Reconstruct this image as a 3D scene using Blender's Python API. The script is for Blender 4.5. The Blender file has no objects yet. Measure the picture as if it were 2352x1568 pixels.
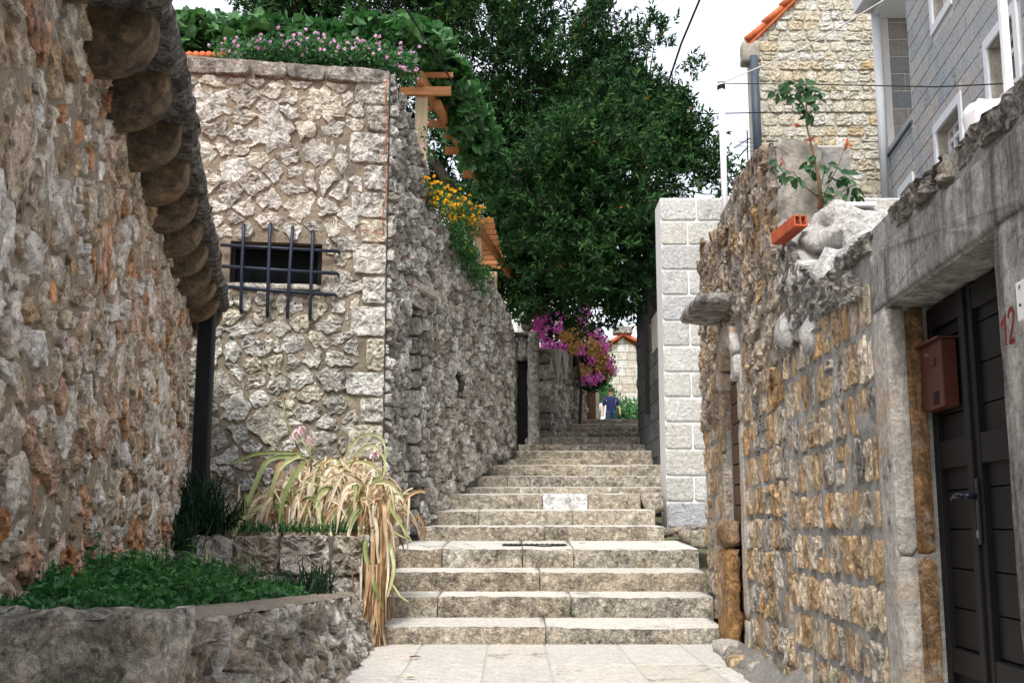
import bpy, math, random, bisect
import numpy as np
from mathutils import Vector, noise
random.seed(7); rng = np.random.default_rng(11)
SC = bpy.context.scene
COL = SC.collection
# ---------------------------------------------------------------- camera
TILT = math.atan(431/2613)
EYE = Vector((0, 0, 1.02))
cam = bpy.data.cameras.new('camera'); cam.lens = 40.0; cam.sensor_width = 36; cam.clip_end = 1200; cam.clip_start = .05
co = bpy.data.objects.new('camera', cam); COL.objects.link(co)
co.location = EYE; co.rotation_euler = (math.pi/2+TILT, 0, 0); SC.camera = co
# ---------------------------------------------------------------- sky, sun, exposure
SUN_EL, SUN_AZ = math.radians(54), math.radians(193)     # azimuth clockwise from +Y: behind the camera, to the left
w = bpy.data.worlds.new('World'); SC.world = w; w.use_nodes = True
nt = w.node_tree; nt.nodes.clear()
wo = nt.nodes.new('ShaderNodeOutputWorld'); sky = nt.nodes.new('ShaderNodeTexSky'); sky.sky_type = 'NISHITA'
sky.sun_disc = False; sky.sun_elevation = SUN_EL; sky.sun_rotation = SUN_AZ; sky.dust_density = 4; sky.air_density = 1.2
b1 = nt.nodes.new('ShaderNodeBackground'); b1.inputs[1].default_value = .05
b2 = nt.nodes.new('ShaderNodeBackground'); b2.inputs[0].default_value = (.945, .95, 1, 1); b2.inputs[1].default_value = .66   # bright high cloud
ad = nt.nodes.new('ShaderNodeAddShader')
nt.links.new(sky.outputs[0], b1.inputs[0]); nt.links.new(b1.outputs[0], ad.inputs[0]); nt.links.new(b2.outputs[0], ad.inputs[1]); nt.links.new(ad.outputs[0], wo.inputs[0])
sl = bpy.data.lights.new('sun', 'SUN'); sl.energy = 2.15; sl.angle = math.radians(12); sl.color = (1, .965, .90)
so = bpy.data.objects.new('sun', sl); COL.objects.link(so)
sd = Vector((math.sin(SUN_AZ)*math.cos(SUN_EL), math.cos(SUN_AZ)*math.cos(SUN_EL), math.sin(SUN_EL)))
so.rotation_euler = sd.to_track_quat('Z', 'Y').to_euler()
SC.view_settings.view_transform = 'Standard'; SC.view_settings.look = 'None'; SC.view_settings.exposure = .88; SC.view_settings.gamma = 1
SC.cycles.max_bounces = 5; SC.cycles.diffuse_bounces = 3; SC.cycles.glossy_bounces = 2; SC.cycles.transmission_bounces = 3
# ---------------------------------------------------------------- geometry helpers
FPX = 2613; cT, sT = math.cos(TILT), math.sin(TILT)
def P(u, v, d):                       # a point at distance d down the lane
    a = (u-1176)/FPX; b = (784-v)/FPX; t = d/(cT-b*sT)
    return Vector((a*t, d, 1.02+(sT+b*cT)*t))
class Wall:                           # upright plane: s along it, z up, n out of it
    def __init__(S, p0, p1, side, batter=0, ztop=0):
        S.p = np.array(p0, float); q = np.array(p1, float); S.L = float(np.linalg.norm(q-S.p)); S.t = (q-S.p)/S.L
        S.n = np.array([S.t[1], -S.t[0]])*side; S.b = batter; S.zt = ztop; S.side = side
    def at(S, s, z, n=0):
        n = n+S.b*max(0, S.zt-z)
        return (S.p[0]+S.t[0]*s+S.n[0]*n, S.p[1]+S.t[1]*s+S.n[1]*n, z)
    def hit(S, u, v, n=0):
        D = P(u, v, 1)-Vector((0, 0, 1.02)); p = S.p+S.n*n
        A = np.array([[D[0], -S.t[0]], [D[1], -S.t[1]]]); k, s = np.linalg.solve(A, p); return float(s), float(1.02+k*D[2])
ROOT = {}
def thing(name, label, cat, loc, group=None, kind=None):
    o = bpy.data.objects.new(name, None); COL.objects.link(o); o.location = loc; o.empty_display_size = .1
    if label: o['label'] = label
    if cat: o['category'] = cat
    if group: o['group'] = group
    if kind: o['kind'] = kind
    ROOT[o.name] = Vector(loc); return o
def tag(o, label, cat, group=None): 
    o['label'] = label; o['category'] = cat
    if group: o['group'] = group
    return o
def mk(name, V, F, mat, parent=None, rnd=None, smooth=False, kind=None, label=None, bevel=0):
    V = np.asarray(V, dtype=np.float64).reshape(-1, 3)
    off = ROOT.get(parent.name, Vector((0, 0, 0))) if parent is not None else Vector((0, 0, 0))
    if parent is None:
        off = Vector((float(V[:, 0].mean()), float(V[:, 1].mean()), float(V[:, 2].min())))
    V = V-np.array(off)
    me = bpy.data.meshes.new(name); me.from_pydata(V.tolist(), [], F if isinstance(F, list) else F.tolist())
    nf = len(me.polygons)
    at = me.attributes.new('rnd', 'FLOAT', 'FACE')
    if rnd is None: rnd = random.random()
    at.data.foreach_set('value', np.full(nf, rnd, dtype=np.float32) if np.isscalar(rnd) else np.asarray(rnd, dtype=np.float32))
    if smooth: me.polygons.foreach_set('use_smooth', [True]*nf)
    me.materials.append(mat)
    o = bpy.data.objects.new(name, me); COL.objects.link(o)
    if parent is not None:
        o.parent = parent
        if parent.name not in ROOT: pass
        ROOT[o.name] = off
    else:
        o.location = off; ROOT[o.name] = off
    if kind: o['kind'] = kind
    if label: o['label'] = label
    if bevel:
        m = o.modifiers.new('Bevel', 'BEVEL'); m.width = bevel; m.segments = 2
    return o
class MB:
    def __init__(S): S.v = []; S.f = []; S.r = []
    def add(S, V, F, r=None):
        b = len(S.v); S.v.extend([tuple(p) for p in V]); S.f.extend([[i+b for i in f] for f in F])
        S.r.extend([random.random() if r is None else r]*len(F)); return S
    def box(S, c, d, ax=(1, 0, 0), r=None, ay=None):       # centre, full size, local x axis (horizontal)
        ax = Vector(ax).normalized(); az = Vector((0, 0, 1)) if abs(ax.z) < .9 else Vector((0, 1, 0))
        ay = az.cross(ax).normalized() if ay is None else Vector(ay).normalized(); az = ax.cross(ay)
        c = Vector(c); V = []
        for k in (-.5, .5):
            for j in (-.5, .5):
                for i in (-.5, .5): V.append(c+ax*d[0]*i+ay*d[1]*j+az*d[2]*k)
        return S.add(V, [[0, 2, 3, 1], [4, 5, 7, 6], [0, 1, 5, 4], [2, 6, 7, 3], [0, 4, 6, 2], [1, 3, 7, 5]], r)
    def tube(S, pts, rad, n=8, r=None, cap=True):
        pts = [Vector(p) for p in pts]; rr = rad if isinstance(rad, (list, tuple)) else [rad]*len(pts)
        V = []; F = []; up = None
        for i, p in enumerate(pts):
            t = (pts[min(i+1, len(pts)-1)]-pts[max(i-1, 0)]).normalized()
            if up is None: up = Vector((0, 0, 1)) if abs(t.z) < .9 else Vector((1, 0, 0))
            a = t.cross(up).normalized(); b = a.cross(t).normalized(); up = b
            for k in range(n):
                q = 2*math.pi*k/n; V.append(p+(a*math.cos(q)+b*math.sin(q))*rr[i])
        for i in range(len(pts)-1):
            for k in range(n): F.append([i*n+k, i*n+(k+1) % n, (i+1)*n+(k+1) % n, (i+1)*n+k])
        if cap: F += [list(range(n))[::-1], [(len(pts)-1)*n+k for k in range(n)]]
        return S.add(V, F, r)
    def ribbon(S, pts, wid, side, r=None, fold=.15):
        pts = [Vector(p) for p in pts]; V = []; F = []; n = len(pts)
        for i, p in enumerate(pts):
            t = (pts[min(i+1, n-1)]-pts[max(i-1, 0)]).normalized(); a = t.cross(Vector(side)).normalized(); a = a if a.length > .1 else Vector((1, 0, 0))
            nn = a.cross(t); ww = wid[i] if isinstance(wid, (list, tuple)) else wid
            V += [p-a*ww+nn*ww*fold*2, p, p+a*ww+nn*ww*fold*2]
        for i in range(n-1):
            F += [[3*i, 3*i+1, 3*i+4, 3*i+3], [3*i+1, 3*i+2, 3*i+5, 3*i+4]]
        return S.add(V, F, r)
    def lathe(S, c, prof, n=16, r=None):
        c = Vector(c); V = []; F = []
        for (q, z) in prof:
            for k in range(n): V.append(c+Vector((q*math.cos(2*math.pi*k/n), q*math.sin(2*math.pi*k/n), z)))
        for i in range(len(prof)-1):
            for k in range(n): F.append([i*n+k, i*n+(k+1) % n, (i+1)*n+(k+1) % n, (i+1)*n+k])
        F += [list(range(n))[::-1], [(len(prof)-1)*n+k for k in range(n)]]
        return S.add(V, F, r)
    def build(S, name, mat, parent=None, **k):
        return mk(name, S.v, S.f, mat, parent, rnd=S.r, **k)
# ---------------------------------------------------------------- materials
def rgb(c): return (c[0], c[1], c[2], 1)
class NT:
    def __init__(S, name):
        S.m = bpy.data.materials.new(name); S.m.use_nodes = True; S.t = S.m.node_tree; S.b = S.t.nodes['Principled BSDF']
        g = S.t.nodes.new('ShaderNodeNewGeometry'); S.pos = g.outputs['Position']
        S.b.inputs['Specular IOR Level'].default_value = .25
    def l(S, a, b): S.t.links.new(a, b)
    def put(S, inp, v):
        if hasattr(v, 'is_output'): S.l(v, inp)
        elif isinstance(v, (tuple, list)): inp.default_value = rgb(v) if len(v) == 3 and len(inp.default_value) == 4 else v
        else: inp.default_value = v
    def noise(S, sc, det=8, ro=.6, vec=None, dist=0, stretch=None):
        n = S.t.nodes.new('ShaderNodeTexNoise'); n.inputs['Scale'].default_value = sc; n.inputs['Detail'].default_value = det
        n.inputs['Roughness'].default_value = ro; n.inputs['Distortion'].default_value = dist
        v = vec or S.pos
        if stretch:
            m = S.t.nodes.new('ShaderNodeMapping'); m.inputs['Scale'].default_value = stretch; S.l(v, m.inputs[0]); v = m.outputs[0]
        S.l(v, n.inputs['Vector']); return n.outputs['Fac']
    def voro(S, sc, feat='F1', vec=None):
        n = S.t.nodes.new('ShaderNodeTexVoronoi'); n.feature = feat; n.inputs['Scale'].default_value = sc; S.l(vec or S.pos, n.inputs['Vector']); return n.outputs['Distance']
    def attr(S, name='rnd'):
        n = S.t.nodes.new('ShaderNodeAttribute'); n.attribute_name = name; return n.outputs['Fac']
    def mr(S, x, a, b, c=0, d=1):
        n = S.t.nodes.new('ShaderNodeMapRange'); S.put(n.inputs[0], x)
        for i, q in enumerate((a, b, c, d)): n.inputs[i+1].default_value = q
        return n.outputs[0]
    def math(S, op, a, b):
        n = S.t.nodes.new('ShaderNodeMath'); n.operation = op; S.put(n.inputs[0], a); S.put(n.inputs[1], b); return n.outputs[0]
    def ramp(S, x, cols, interp='LINEAR'):
        n = S.t.nodes.new('ShaderNodeValToRGB'); S.l(x, n.inputs[0]); e = n.color_ramp; e.interpolation = interp
        while len(e.elements) < len(cols): e.elements.new(.5)
        for i, c in enumerate(cols):
            e.elements[i].position = i/max(1, len(cols)-1) if interp == 'LINEAR' else i/len(cols); e.elements[i].color = rgb(c)
        return n.outputs[0]
    def mix(S, f, a, b, mode='MIX'):
        n = S.t.nodes.new('ShaderNodeMix'); n.data_type = 'RGBA'; n.blend_type = mode
        S.put(n.inputs[0], f); S.put(n.inputs[6], a); S.put(n.inputs[7], b); return n.outputs[2]
    def scale(S, c, f):
        n = S.t.nodes.new('ShaderNodeVectorMath'); n.operation = 'SCALE'; S.put(n.inputs[0], c); S.put(n.inputs[3], f); return n.outputs[0]
    def bump(S, h, dist, strength=1):
        n = S.t.nodes.new('ShaderNodeBump'); n.inputs['Distance'].default_value = dist; n.inputs['Strength'].default_value = strength
        S.l(h, n.inputs['Height']); S.l(n.outputs[0], S.b.inputs['Normal'])
    def done(S, col, rough=.9): S.put(S.b.inputs['Base Color'], col); S.put(S.b.inputs['Roughness'], rough); return S.m
def stone_mat(name, cols, dark=.35, warm=0., warmcol=(.42, .20, .08), bump=.02, sc=1., var=(.48, 1.5), darkcol=(.035, .032, .03), dsc=1.6, interp='LINEAR', zdark=None, pits=.5, pale=0., crease=.12, streak=0, mott=.28, crack=.5, gain=1.22):
    N = NT(name); r = N.attr()
    c = N.ramp(r, cols, interp)
    n1 = N.noise(7*sc, 10, .72); c = N.scale(c, N.mr(n1, .33, .67, *var)); c = N.scale(c, N.mr(N.noise(33*sc, 5, .7), .32, .68, .72, 1.25))
    mo = N.noise(13*sc, 10, .75, dist=.8); c = N.scale(c, N.mr(mo, .46, .55, 1-mott, 1+mott*.55))
    ln = N.math('ABSOLUTE', N.math('SUBTRACT', N.noise(5.5*sc, 6, .7, dist=1.2), .5), 0.); c = N.scale(c, N.mr(ln, 0, .012, 1-crack, 1))
    if streak: c = N.scale(c, N.mr(N.noise(2.2, 8, .7, stretch=(3.5, 3.5, .35)), .36, .6, 1-streak, 1.12))
    if warm:
        n4 = N.noise(3.1*sc, 6, .7, dist=.6); c = N.mix(N.math('MULTIPLY', N.mr(n4, .50, .66), warm), c, warmcol)
    if pale:
        n5 = N.noise(4.3*sc, 9, .75, dist=.4); c = N.mix(N.math('MULTIPLY', N.mr(n5, .52, .62), pale), c, (.66, .63, .58))
    c = N.scale(c, gain)
    n2 = N.noise(dsc, 12, .78, dist=.5)
    k = N.math('ADD', N.mr(n2, .3, .7, -.5, .5), N.mr(r, 0, 1, -.12, .12))
    if zdark:        # dark tone that grows or fades with height on this wall
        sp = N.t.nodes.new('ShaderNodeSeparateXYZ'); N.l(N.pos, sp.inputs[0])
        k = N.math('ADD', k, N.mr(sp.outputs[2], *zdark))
    f = N.mr(k, .22-dark*.5, .36-dark*.35, 0, .88)
    f2 = N.mr(N.noise(17*sc, 8, .75), .38, .55, 1, .25)
    c = N.mix(N.math('MULTIPLY', f, f2), c, darkcol)
    if pits:
        n3 = N.noise(42*sc, 6, .7); c = N.scale(c, N.mr(n3, .30, .44, 1-pits, 1))
    wv = N.t.nodes.new('ShaderNodeVectorMath'); wv.operation = 'MULTIPLY_ADD'; nz = N.t.nodes.new('ShaderNodeTexNoise'); nz.inputs['Scale'].default_value = 9*sc; nz.inputs['Detail'].default_value = 5
    N.l(N.pos, nz.inputs['Vector']); N.l(nz.outputs['Color'], wv.inputs[0]); wv.inputs[1].default_value = (.16/sc, .16/sc, .16/sc); N.l(N.pos, wv.inputs[2])
    ed = N.voro(9*sc, 'DISTANCE_TO_EDGE', wv.outputs[0]); cr = N.mr(ed, 0, .10, 0, 1)
    if crease: c = N.scale(c, N.mr(ed, 0, .05, 1-crease, 1))
    h = N.math('ADD', N.math('MULTIPLY', N.noise(8*sc, 15, .74, dist=.3), 1.5), N.math('MULTIPLY', N.voro(7*sc, 'F1', wv.outputs[0]), .5)); h = N.math('ADD', h, N.math('MULTIPLY', cr, .12 if crease else 0)); h = N.math('ADD', h, N.math('MULTIPLY', N.mr(ln, 0, .03, 0, 1), .25*crack)); h = N.math('ADD', h, N.math('MULTIPLY', N.mr(mo, .44, .57, 0, 1), .35*mott))
    N.bump(h, bump*3.0); return N.done(c, .92)
def mortar_mat(name, col, col2=None, bump=.012, dark=.25, sc=1.):
    N = NT(name); c = N.mix(N.mr(N.noise(2.5*sc, 8, .7), .35, .65), col, col2 or tuple(x*.75 for x in col))
    c = N.mix(N.math('MULTIPLY', N.mr(N.noise(1.3, 12, .78, dist=.6), .5, .66), dark*2), c, (.03, .028, .026))
    c = N.scale(c, N.mr(N.noise(30*sc, 6, .7), .3, .7, .7, 1.25)); N.bump(N.noise(24*sc, 10, .75), bump*2); return N.done(c, .95)
def plain(name, col, rough=.6, metal=0., var=.12, bump=0., sc=8, dirt=0., cols=None, stretch=None):
    N = NT(name); base = N.ramp(N.attr(), cols) if cols else col
    c = N.scale(base if cols else N.mix(0, col, col), N.mr(N.noise(sc, 8, .65, stretch=stretch), .3, .7, 1-var, 1+var))
    if dirt: c = N.mix(N.math('MULTIPLY', N.mr(N.noise(sc*.4, 10, .8), .45, .62), dirt), c, (.05, .045, .04))
    if bump: N.bump(N.noise(sc*3, 8, .7, stretch=stretch), bump)
    N.b.inputs['Metallic'].default_value = metal; return N.done(c, rough)
def leaf_mat(name, cols, trans=.25, rough=.5, var=.2, spec=.3):
    N = NT(name); c = N.ramp(N.attr(), cols); c = N.scale(c, N.mr(N.noise(9, 3), .3, .7, 1-var, 1+var)); N.done(c, rough); N.b.inputs['Specular IOR Level'].default_value = spec
    tr = N.t.nodes.new('ShaderNodeBsdfTranslucent'); N.l(N.scale(c, 1.3), tr.inputs[0]); mx = N.t.nodes.new('ShaderNodeMixShader'); mx.inputs[0].default_value = trans
    out = N.t.nodes['Material Output']; N.l(N.b.outputs[0], mx.inputs[1]); N.l(tr.outputs[0], mx.inputs[2]); N.l(mx.outputs[0], out.inputs[0]); return N.m
M = {}
M['left_stone'] = stone_mat('left_stone', gain=1.9, mott=.22, cols=[(.30, .21, .13), (.46, .37, .27), (.64, .61, .57), (.40, .28, .17), (.54, .46, .36), (.68, .65, .60), (.50, .22, .09), (.50, .43, .35)], dark=.20, warm=.22, var=(.42, 1.6), bump=.022, zdark=(1.7, .5, 0, .12), pale=.65)
M['left_mortar'] = mortar_mat('left_mortar', (.47, .38, .28), (.33, .26, .19), dark=.2, bump=.02)
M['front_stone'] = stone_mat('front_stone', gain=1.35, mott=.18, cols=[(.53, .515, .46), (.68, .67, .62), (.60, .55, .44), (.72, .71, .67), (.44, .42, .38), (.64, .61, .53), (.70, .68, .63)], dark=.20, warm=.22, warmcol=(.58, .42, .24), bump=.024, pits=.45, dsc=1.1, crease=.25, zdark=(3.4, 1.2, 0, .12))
M['front_mortar'] = mortar_mat('front_mortar', (.30, .255, .19), (.21, .175, .13), dark=.3)
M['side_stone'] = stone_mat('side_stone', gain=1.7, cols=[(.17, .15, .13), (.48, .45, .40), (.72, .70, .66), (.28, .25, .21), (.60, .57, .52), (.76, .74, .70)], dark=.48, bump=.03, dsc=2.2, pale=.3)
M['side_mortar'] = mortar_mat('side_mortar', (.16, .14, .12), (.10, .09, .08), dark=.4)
M['garden_stone'] = stone_mat('garden_stone', gain=1.7, cols=[(.17, .15, .125), (.44, .40, .34), (.72, .69, .63), (.24, .21, .17), (.58, .53, .46), (.76, .73, .68), (.34, .29, .23)], dark=.34, pale=.25, bump=.03, dsc=2.0, warm=.08)
M['right_stone'] = stone_mat('right_stone', gain=1.5, mott=.22, cols=[(.48, .31, .16), (.56, .41, .25), (.62, .52, .39), (.40, .33, .26), (.56, .34, .16), (.66, .60, .51), (.34, .32, .30)], dark=.40, warm=.22, warmcol=(.58, .34, .13), bump=.02, dsc=1.25, pale=.2)
M['right_mortar'] = mortar_mat('right_mortar', (.42, .41, .385), (.30, .29, .275), dark=.25)
M['tall_stone'] = stone_mat('tall_stone', gain=1.4, mott=.22, cols=[(.54, .41, .27), (.48, .42, .35), (.60, .52, .41), (.40, .36, .31), (.60, .40, .20), (.52, .49, .45)], dark=.36, warm=.35, warmcol=(.46, .27, .12), bump=.03, zdark=(2.6, 3.8, -.05, .25))
M['dark_stone'] = stone_mat('dark_stone', [(.30, .28, .25), (.48, .45, .41), (.38, .34, .29)], dark=.62, bump=.024, dsc=2.4, pale=.25)
M['lintel_stone'] = stone_mat('lintel_stone', mott=.12, crack=.2, cols=[(.36, .35, .33), (.42, .40, .37)], dark=.40, bump=.012, dsc=1.4, crease=0, streak=.7, var=(.7, 1.25))
M['jamb_stone'] = stone_mat('jamb_stone', mott=.12, crack=.2, cols=[(.44, .42, .39), (.40, .37, .33)], dark=.18, warm=.55, warmcol=(.42, .22, .08), bump=.008, var=(.8, 1.15), crease=0)
M['jamb_rust'] = stone_mat('jamb_rust', [(.42, .23, .09), (.36, .24, .14)], dark=.34, warm=.2, bump=.02, pale=.45, crease=0, darkcol=(.09, .07, .05))
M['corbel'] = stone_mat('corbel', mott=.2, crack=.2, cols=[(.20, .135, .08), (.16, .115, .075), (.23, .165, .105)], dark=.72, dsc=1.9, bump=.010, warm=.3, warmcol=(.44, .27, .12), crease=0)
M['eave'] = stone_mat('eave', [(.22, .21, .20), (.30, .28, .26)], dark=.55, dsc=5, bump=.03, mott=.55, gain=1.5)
M['planter'] = stone_mat('planter', gain=1.65, mott=.3, crack=.25, crease=.05, cols=[(.36, .33, .29), (.54, .50, .45), (.66, .63, .58), (.44, .38, .30), (.58, .51, .42)], dark=.46, dsc=2.6, bump=.03, warm=.12, pale=.4, zdark=(.9, .2, .08, -.05))
M['planter_mortar'] = mortar_mat('planter_mortar', (.17, .15, .125), (.09, .08, .07), dark=.4)
M['end_stone'] = stone_mat('end_stone', [(.52, .48, .41), (.58, .55, .48)], dark=.66, dsc=4.5, warm=.25, warmcol=(.50, .40, .22), bump=.02, pale=.2, mott=.3)
M['cement_cap'] = mortar_mat('cement_cap', (.36, .31, .25), (.28, .24, .19), dark=.1)
M['white_block'] = stone_mat('white_block', gain=1., cols=[(.48, .49, .50), (.64, .64, .62), (.58, .57, .53), (.44, .46, .48), (.60, .585, .54), (.54, .545, .54)], dark=.05, bump=.006, var=(.75, 1.2), sc=3, pits=.4, mott=.14, crack=0, crease=0)
M['white_joint'] = plain('white_joint', (.80, .80, .80), .9, var=.05)
M['riser'] = stone_mat('riser', gain=1.4, mott=.2, cols=[(.60, .52, .41), (.68, .62, .52), (.54, .46, .35), (.70, .65, .56)], dark=.50, dsc=2.9, bump=.032, sc=1.4, warm=.35, warmcol=(.56, .42, .24), var=(.5, 1.4), crease=.5, darkcol=(.07, .055, .04))
M['riser_white'] = stone_mat('riser_white', [(.36, .34, .29)], dark=.3, bump=.01, var=(.9, 1.1))
M['tread'] = stone_mat('tread', gain=1., cols=[(.54, .52, .47), (.60, .58, .53)], mott=.07, crack=.3, dark=.03, crease=0, bump=.003, var=(.88, 1.1), pits=.2, warm=.12, warmcol=(.52, .44, .32))
M['pavement'] = stone_mat('pavement', gain=1., cols=[(.50, .485, .45), (.55, .535, .50), (.52, .49, .43)], mott=.06, crack=.25, dark=.02, crease=0, bump=.002, var=(.9, 1.08), pits=.15, warm=.14, warmcol=(.56, .47, .34))
M['joint'] = mortar_mat('joint', (.54, .53, .50), (.48, .47, .44), dark=.03)
M['soil'] = mortar_mat('soil', (.07, .055, .04), (.045, .036, .028))
M['ground'] = mortar_mat('ground', (.16, .14, .10), (.09, .11, .05), dark=.1)
M['yellow_stone'] = stone_mat('yellow_stone', gain=1., cols=[(.62, .58, .48), (.68, .66, .60), (.60, .52, .36), (.72, .71, .68), (.64, .57, .43), (.66, .63, .56), (.62, .46, .24)], dark=.0, warm=.12, warmcol=(.62, .48, .28), bump=.02, sc=.8, pits=.15, var=(.85, 1.15), mott=.12, crack=.1, crease=0)
M['yellow_mortar'] = mortar_mat('yellow_mortar', (.50, .47, .39), (.44, .41, .34), dark=.0, sc=.5)
M['grey_block'] = stone_mat('grey_block', gain=1., cols=[(.24, .27, .31), (.36, .37, .38), (.40, .39, .38), (.30, .34, .38), (.42, .39, .36), (.28, .30, .33)], dark=.0, bump=.003, var=(.8, 1.15), sc=2, pits=.35, mott=.1, crack=0, crease=0)
M['brown_block'] = stone_mat('brown_block', gain=1., cols=[(.22, .19, .17), (.27, .24, .21), (.17, .18, .19), (.30, .26, .23)], dark=.0, bump=.003, var=(.8, 1.15), sc=2, pits=.3, mott=.1, crack=0, crease=0)
M['grey_joint'] = plain('grey_joint', (.52, .51, .49), .9, var=.05)
M['far_block'] = stone_mat('far_block', gain=1., cols=[(.50, .47, .40), (.58, .55, .47), (.48, .43, .33), (.62, .61, .57), (.54, .51, .42)], dark=.05, bump=.02, sc=.4, var=(.85, 1.1), mott=.08, crack=0, crease=0)
M['far_joint'] = plain('far_joint', (.30, .27, .20), .9)
M['plaster'] = mortar_mat('plaster', (.46, .43, .37), (.32, .29, .24), dark=.12, bump=.01)
M['lump'] = stone_mat('lump', [(.56, .54, .50)], dark=.12, dsc=2.5, bump=.02, var=(.8, 1.15), pits=.2, mott=.12, crack=.35, crease=.05)
M['cement'] = mortar_mat('cement', (.36, .35, .33), (.24, .23, .21), dark=.15, bump=.02)
M['tile'] = plain('tile', (.50, .13, .05), .8, var=.25, bump=.004, sc=6)
M['brick_red'] = plain('brick_red', (.36, .075, .03), .85, var=.3, bump=.004, sc=14, dirt=.35)
M['iron'] = plain('iron', (.025, .032, .05), .45, metal=.4, var=.3)
M['wood'] = plain('wood', (.5, .2, .08), .6, var=.25, bump=.002, sc=5, cols=[(.42, .16, .06), (.52, .24, .10)], stretch=(1, 6, 6))
M['wood_post'] = plain('wood_post', (.52, .40, .26), .65, var=.25, bump=.002, sc=5, stretch=(6, 6, .7), dirt=.2)
M['door'] = plain('door', (.006, .0055, .007), .55, var=.3, sc=4, bump=.001)
M['door_brown'] = plain('door_brown', (.10, .055, .03), .6, var=.35, sc=5, bump=.002, stretch=(1, 1, 5))
M['mailbox'] = plain('mailbox', (.075, .022, .015), .45, var=.2, sc=12, dirt=.15)
M['mail_dark'] = plain('mail_dark', (.02, .01, .01), .6)
M['steel'] = plain('steel', (.5, .5, .5), .35, metal=1)
M['handle'] = plain('handle', (.01, .012, .025), .25)
M['paint_red'] = plain('paint_red', (.16, .012, .012), .7, var=.3, sc=20)
M['white_paint'] = plain('white_paint', (.80, .80, .82), .5, var=.04, sc=3)
M['white_render'] = plain('white_render', (.74, .73, .72), .85, var=.06, sc=3, bump=.002)
M['frame_grey'] = plain('frame_grey', (.60, .63, .66), .6, var=.05, sc=4)
M['glass'] = plain('glass', (.04, .05, .06), .08, var=.1); M['glass'].node_tree.nodes['Principled BSDF'].inputs['Specular IOR Level'].default_value = .8
M['dark_glass'] = plain('dark_glass', (.004, .005, .006), .8); M['dark_glass'].node_tree.nodes['Principled BSDF'].inputs['Specular IOR Level'].default_value = .05
M['pipe_blue'] = plain('pipe_blue', (.05, .07, .095), .5, var=.2, sc=5)
M['pipe_black'] = plain('pipe_black', (.012, .014, .017), .5, var=.2)
M['wire'] = plain('wire', (.012, .014, .016), .7); M['wire_white'] = plain('wire_white', (.7, .7, .7), .5)
M['grate'] = plain('grate', (.035, .033, .032), .6)
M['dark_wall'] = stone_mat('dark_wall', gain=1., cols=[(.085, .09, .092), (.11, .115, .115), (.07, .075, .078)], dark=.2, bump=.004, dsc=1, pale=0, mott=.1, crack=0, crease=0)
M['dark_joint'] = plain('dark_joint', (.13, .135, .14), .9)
M['bark'] = plain('bark', (.07, .055, .04), .9, var=.4, sc=10, bump=.01, stretch=(3, 3, .6))
M['pole'] = plain('pole', (.045, .04, .035), .9, var=.3, sc=6, bump=.003, stretch=(3, 3, .4))
M['shutter'] = plain('shutter', (.70, .70, .70), .7, var=.05)
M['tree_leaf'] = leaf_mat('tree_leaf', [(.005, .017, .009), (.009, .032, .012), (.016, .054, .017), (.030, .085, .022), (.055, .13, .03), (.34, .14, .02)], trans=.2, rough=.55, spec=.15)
M['vine_leaf'] = leaf_mat('vine_leaf', [(.020, .075, .022), (.032, .11, .030), (.050, .15, .04), (.085, .20, .06)], trans=.28, rough=.45)
M['herb'] = leaf_mat('herb', [(.012, .060, .024), (.025, .105, .034), (.045, .16, .042), (.09, .25, .055)], trans=.25, rough=.45)
M['grass'] = leaf_mat('grass', [(.006, .026, .014), (.012, .042, .018), (.022, .065, .022)], trans=.2, rough=.45)
M['dead_leaf'] = leaf_mat('dead_leaf', [(.16, .08, .035), (.38, .23, .11), (.56, .44, .29), (.66, .57, .43), (.68, .61, .48), (.34, .24, .15)], trans=.15, rough=.7, var=.25)
M['strap_leaf'] = leaf_mat('strap_leaf', [(.16, .22, .06), (.30, .36, .14), (.50, .50, .26), (.20, .28, .10)], trans=.25, rough=.5)
M['lily'] = leaf_mat('lily', [(.66, .40, .44), (.80, .66, .68)], trans=.3)
M['pink'] = leaf_mat('pink', [(.55, .22, .46), (.72, .42, .66), (.80, .62, .76)], trans=.2)
M['yellow'] = leaf_mat('yellow', [(.75, .30, .01), (.85, .48, .015), (.9, .6, .02)], trans=.1)
M['magenta'] = leaf_mat('magenta', [(.80, .10, .56), (.92, .24, .72), (.95, .45, .84)], trans=.25)
M['tan_bract'] = leaf_mat('tan_bract', [(.50, .28, .08), (.72, .45, .16), (.82, .56, .25)], trans=.2)
M['rose_leaf'] = leaf_mat('rose_leaf', [(.018, .06, .022), (.03, .085, .03), (.05, .12, .04)], trans=.2)
M['rose_red'] = leaf_mat('rose_red', [(.45, .07, .03), (.55, .16, .04)], trans=.3)
M['rose_stem'] = plain('rose_stem', (.12, .12, .04), .7, cols=[(.10, .12, .04), (.16, .05, .03)])
M['skin'] = plain('skin', (.42, .22, .15), .6, var=.05); M['shirt'] = plain('shirt', (.012, .02, .085), .8, var=.1, sc=15, bump=.003)
M['shorts'] = plain('shorts', (.018, .035, .06), .85, var=.1, sc=15); M['hair'] = plain('hair', (.03, .02, .015), .8); M['shoe'] = plain('shoe', (.03, .03, .03), .7)
M['white_cloth'] = plain('white_cloth', (.7, .68, .7), .85, var=.05)
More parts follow.
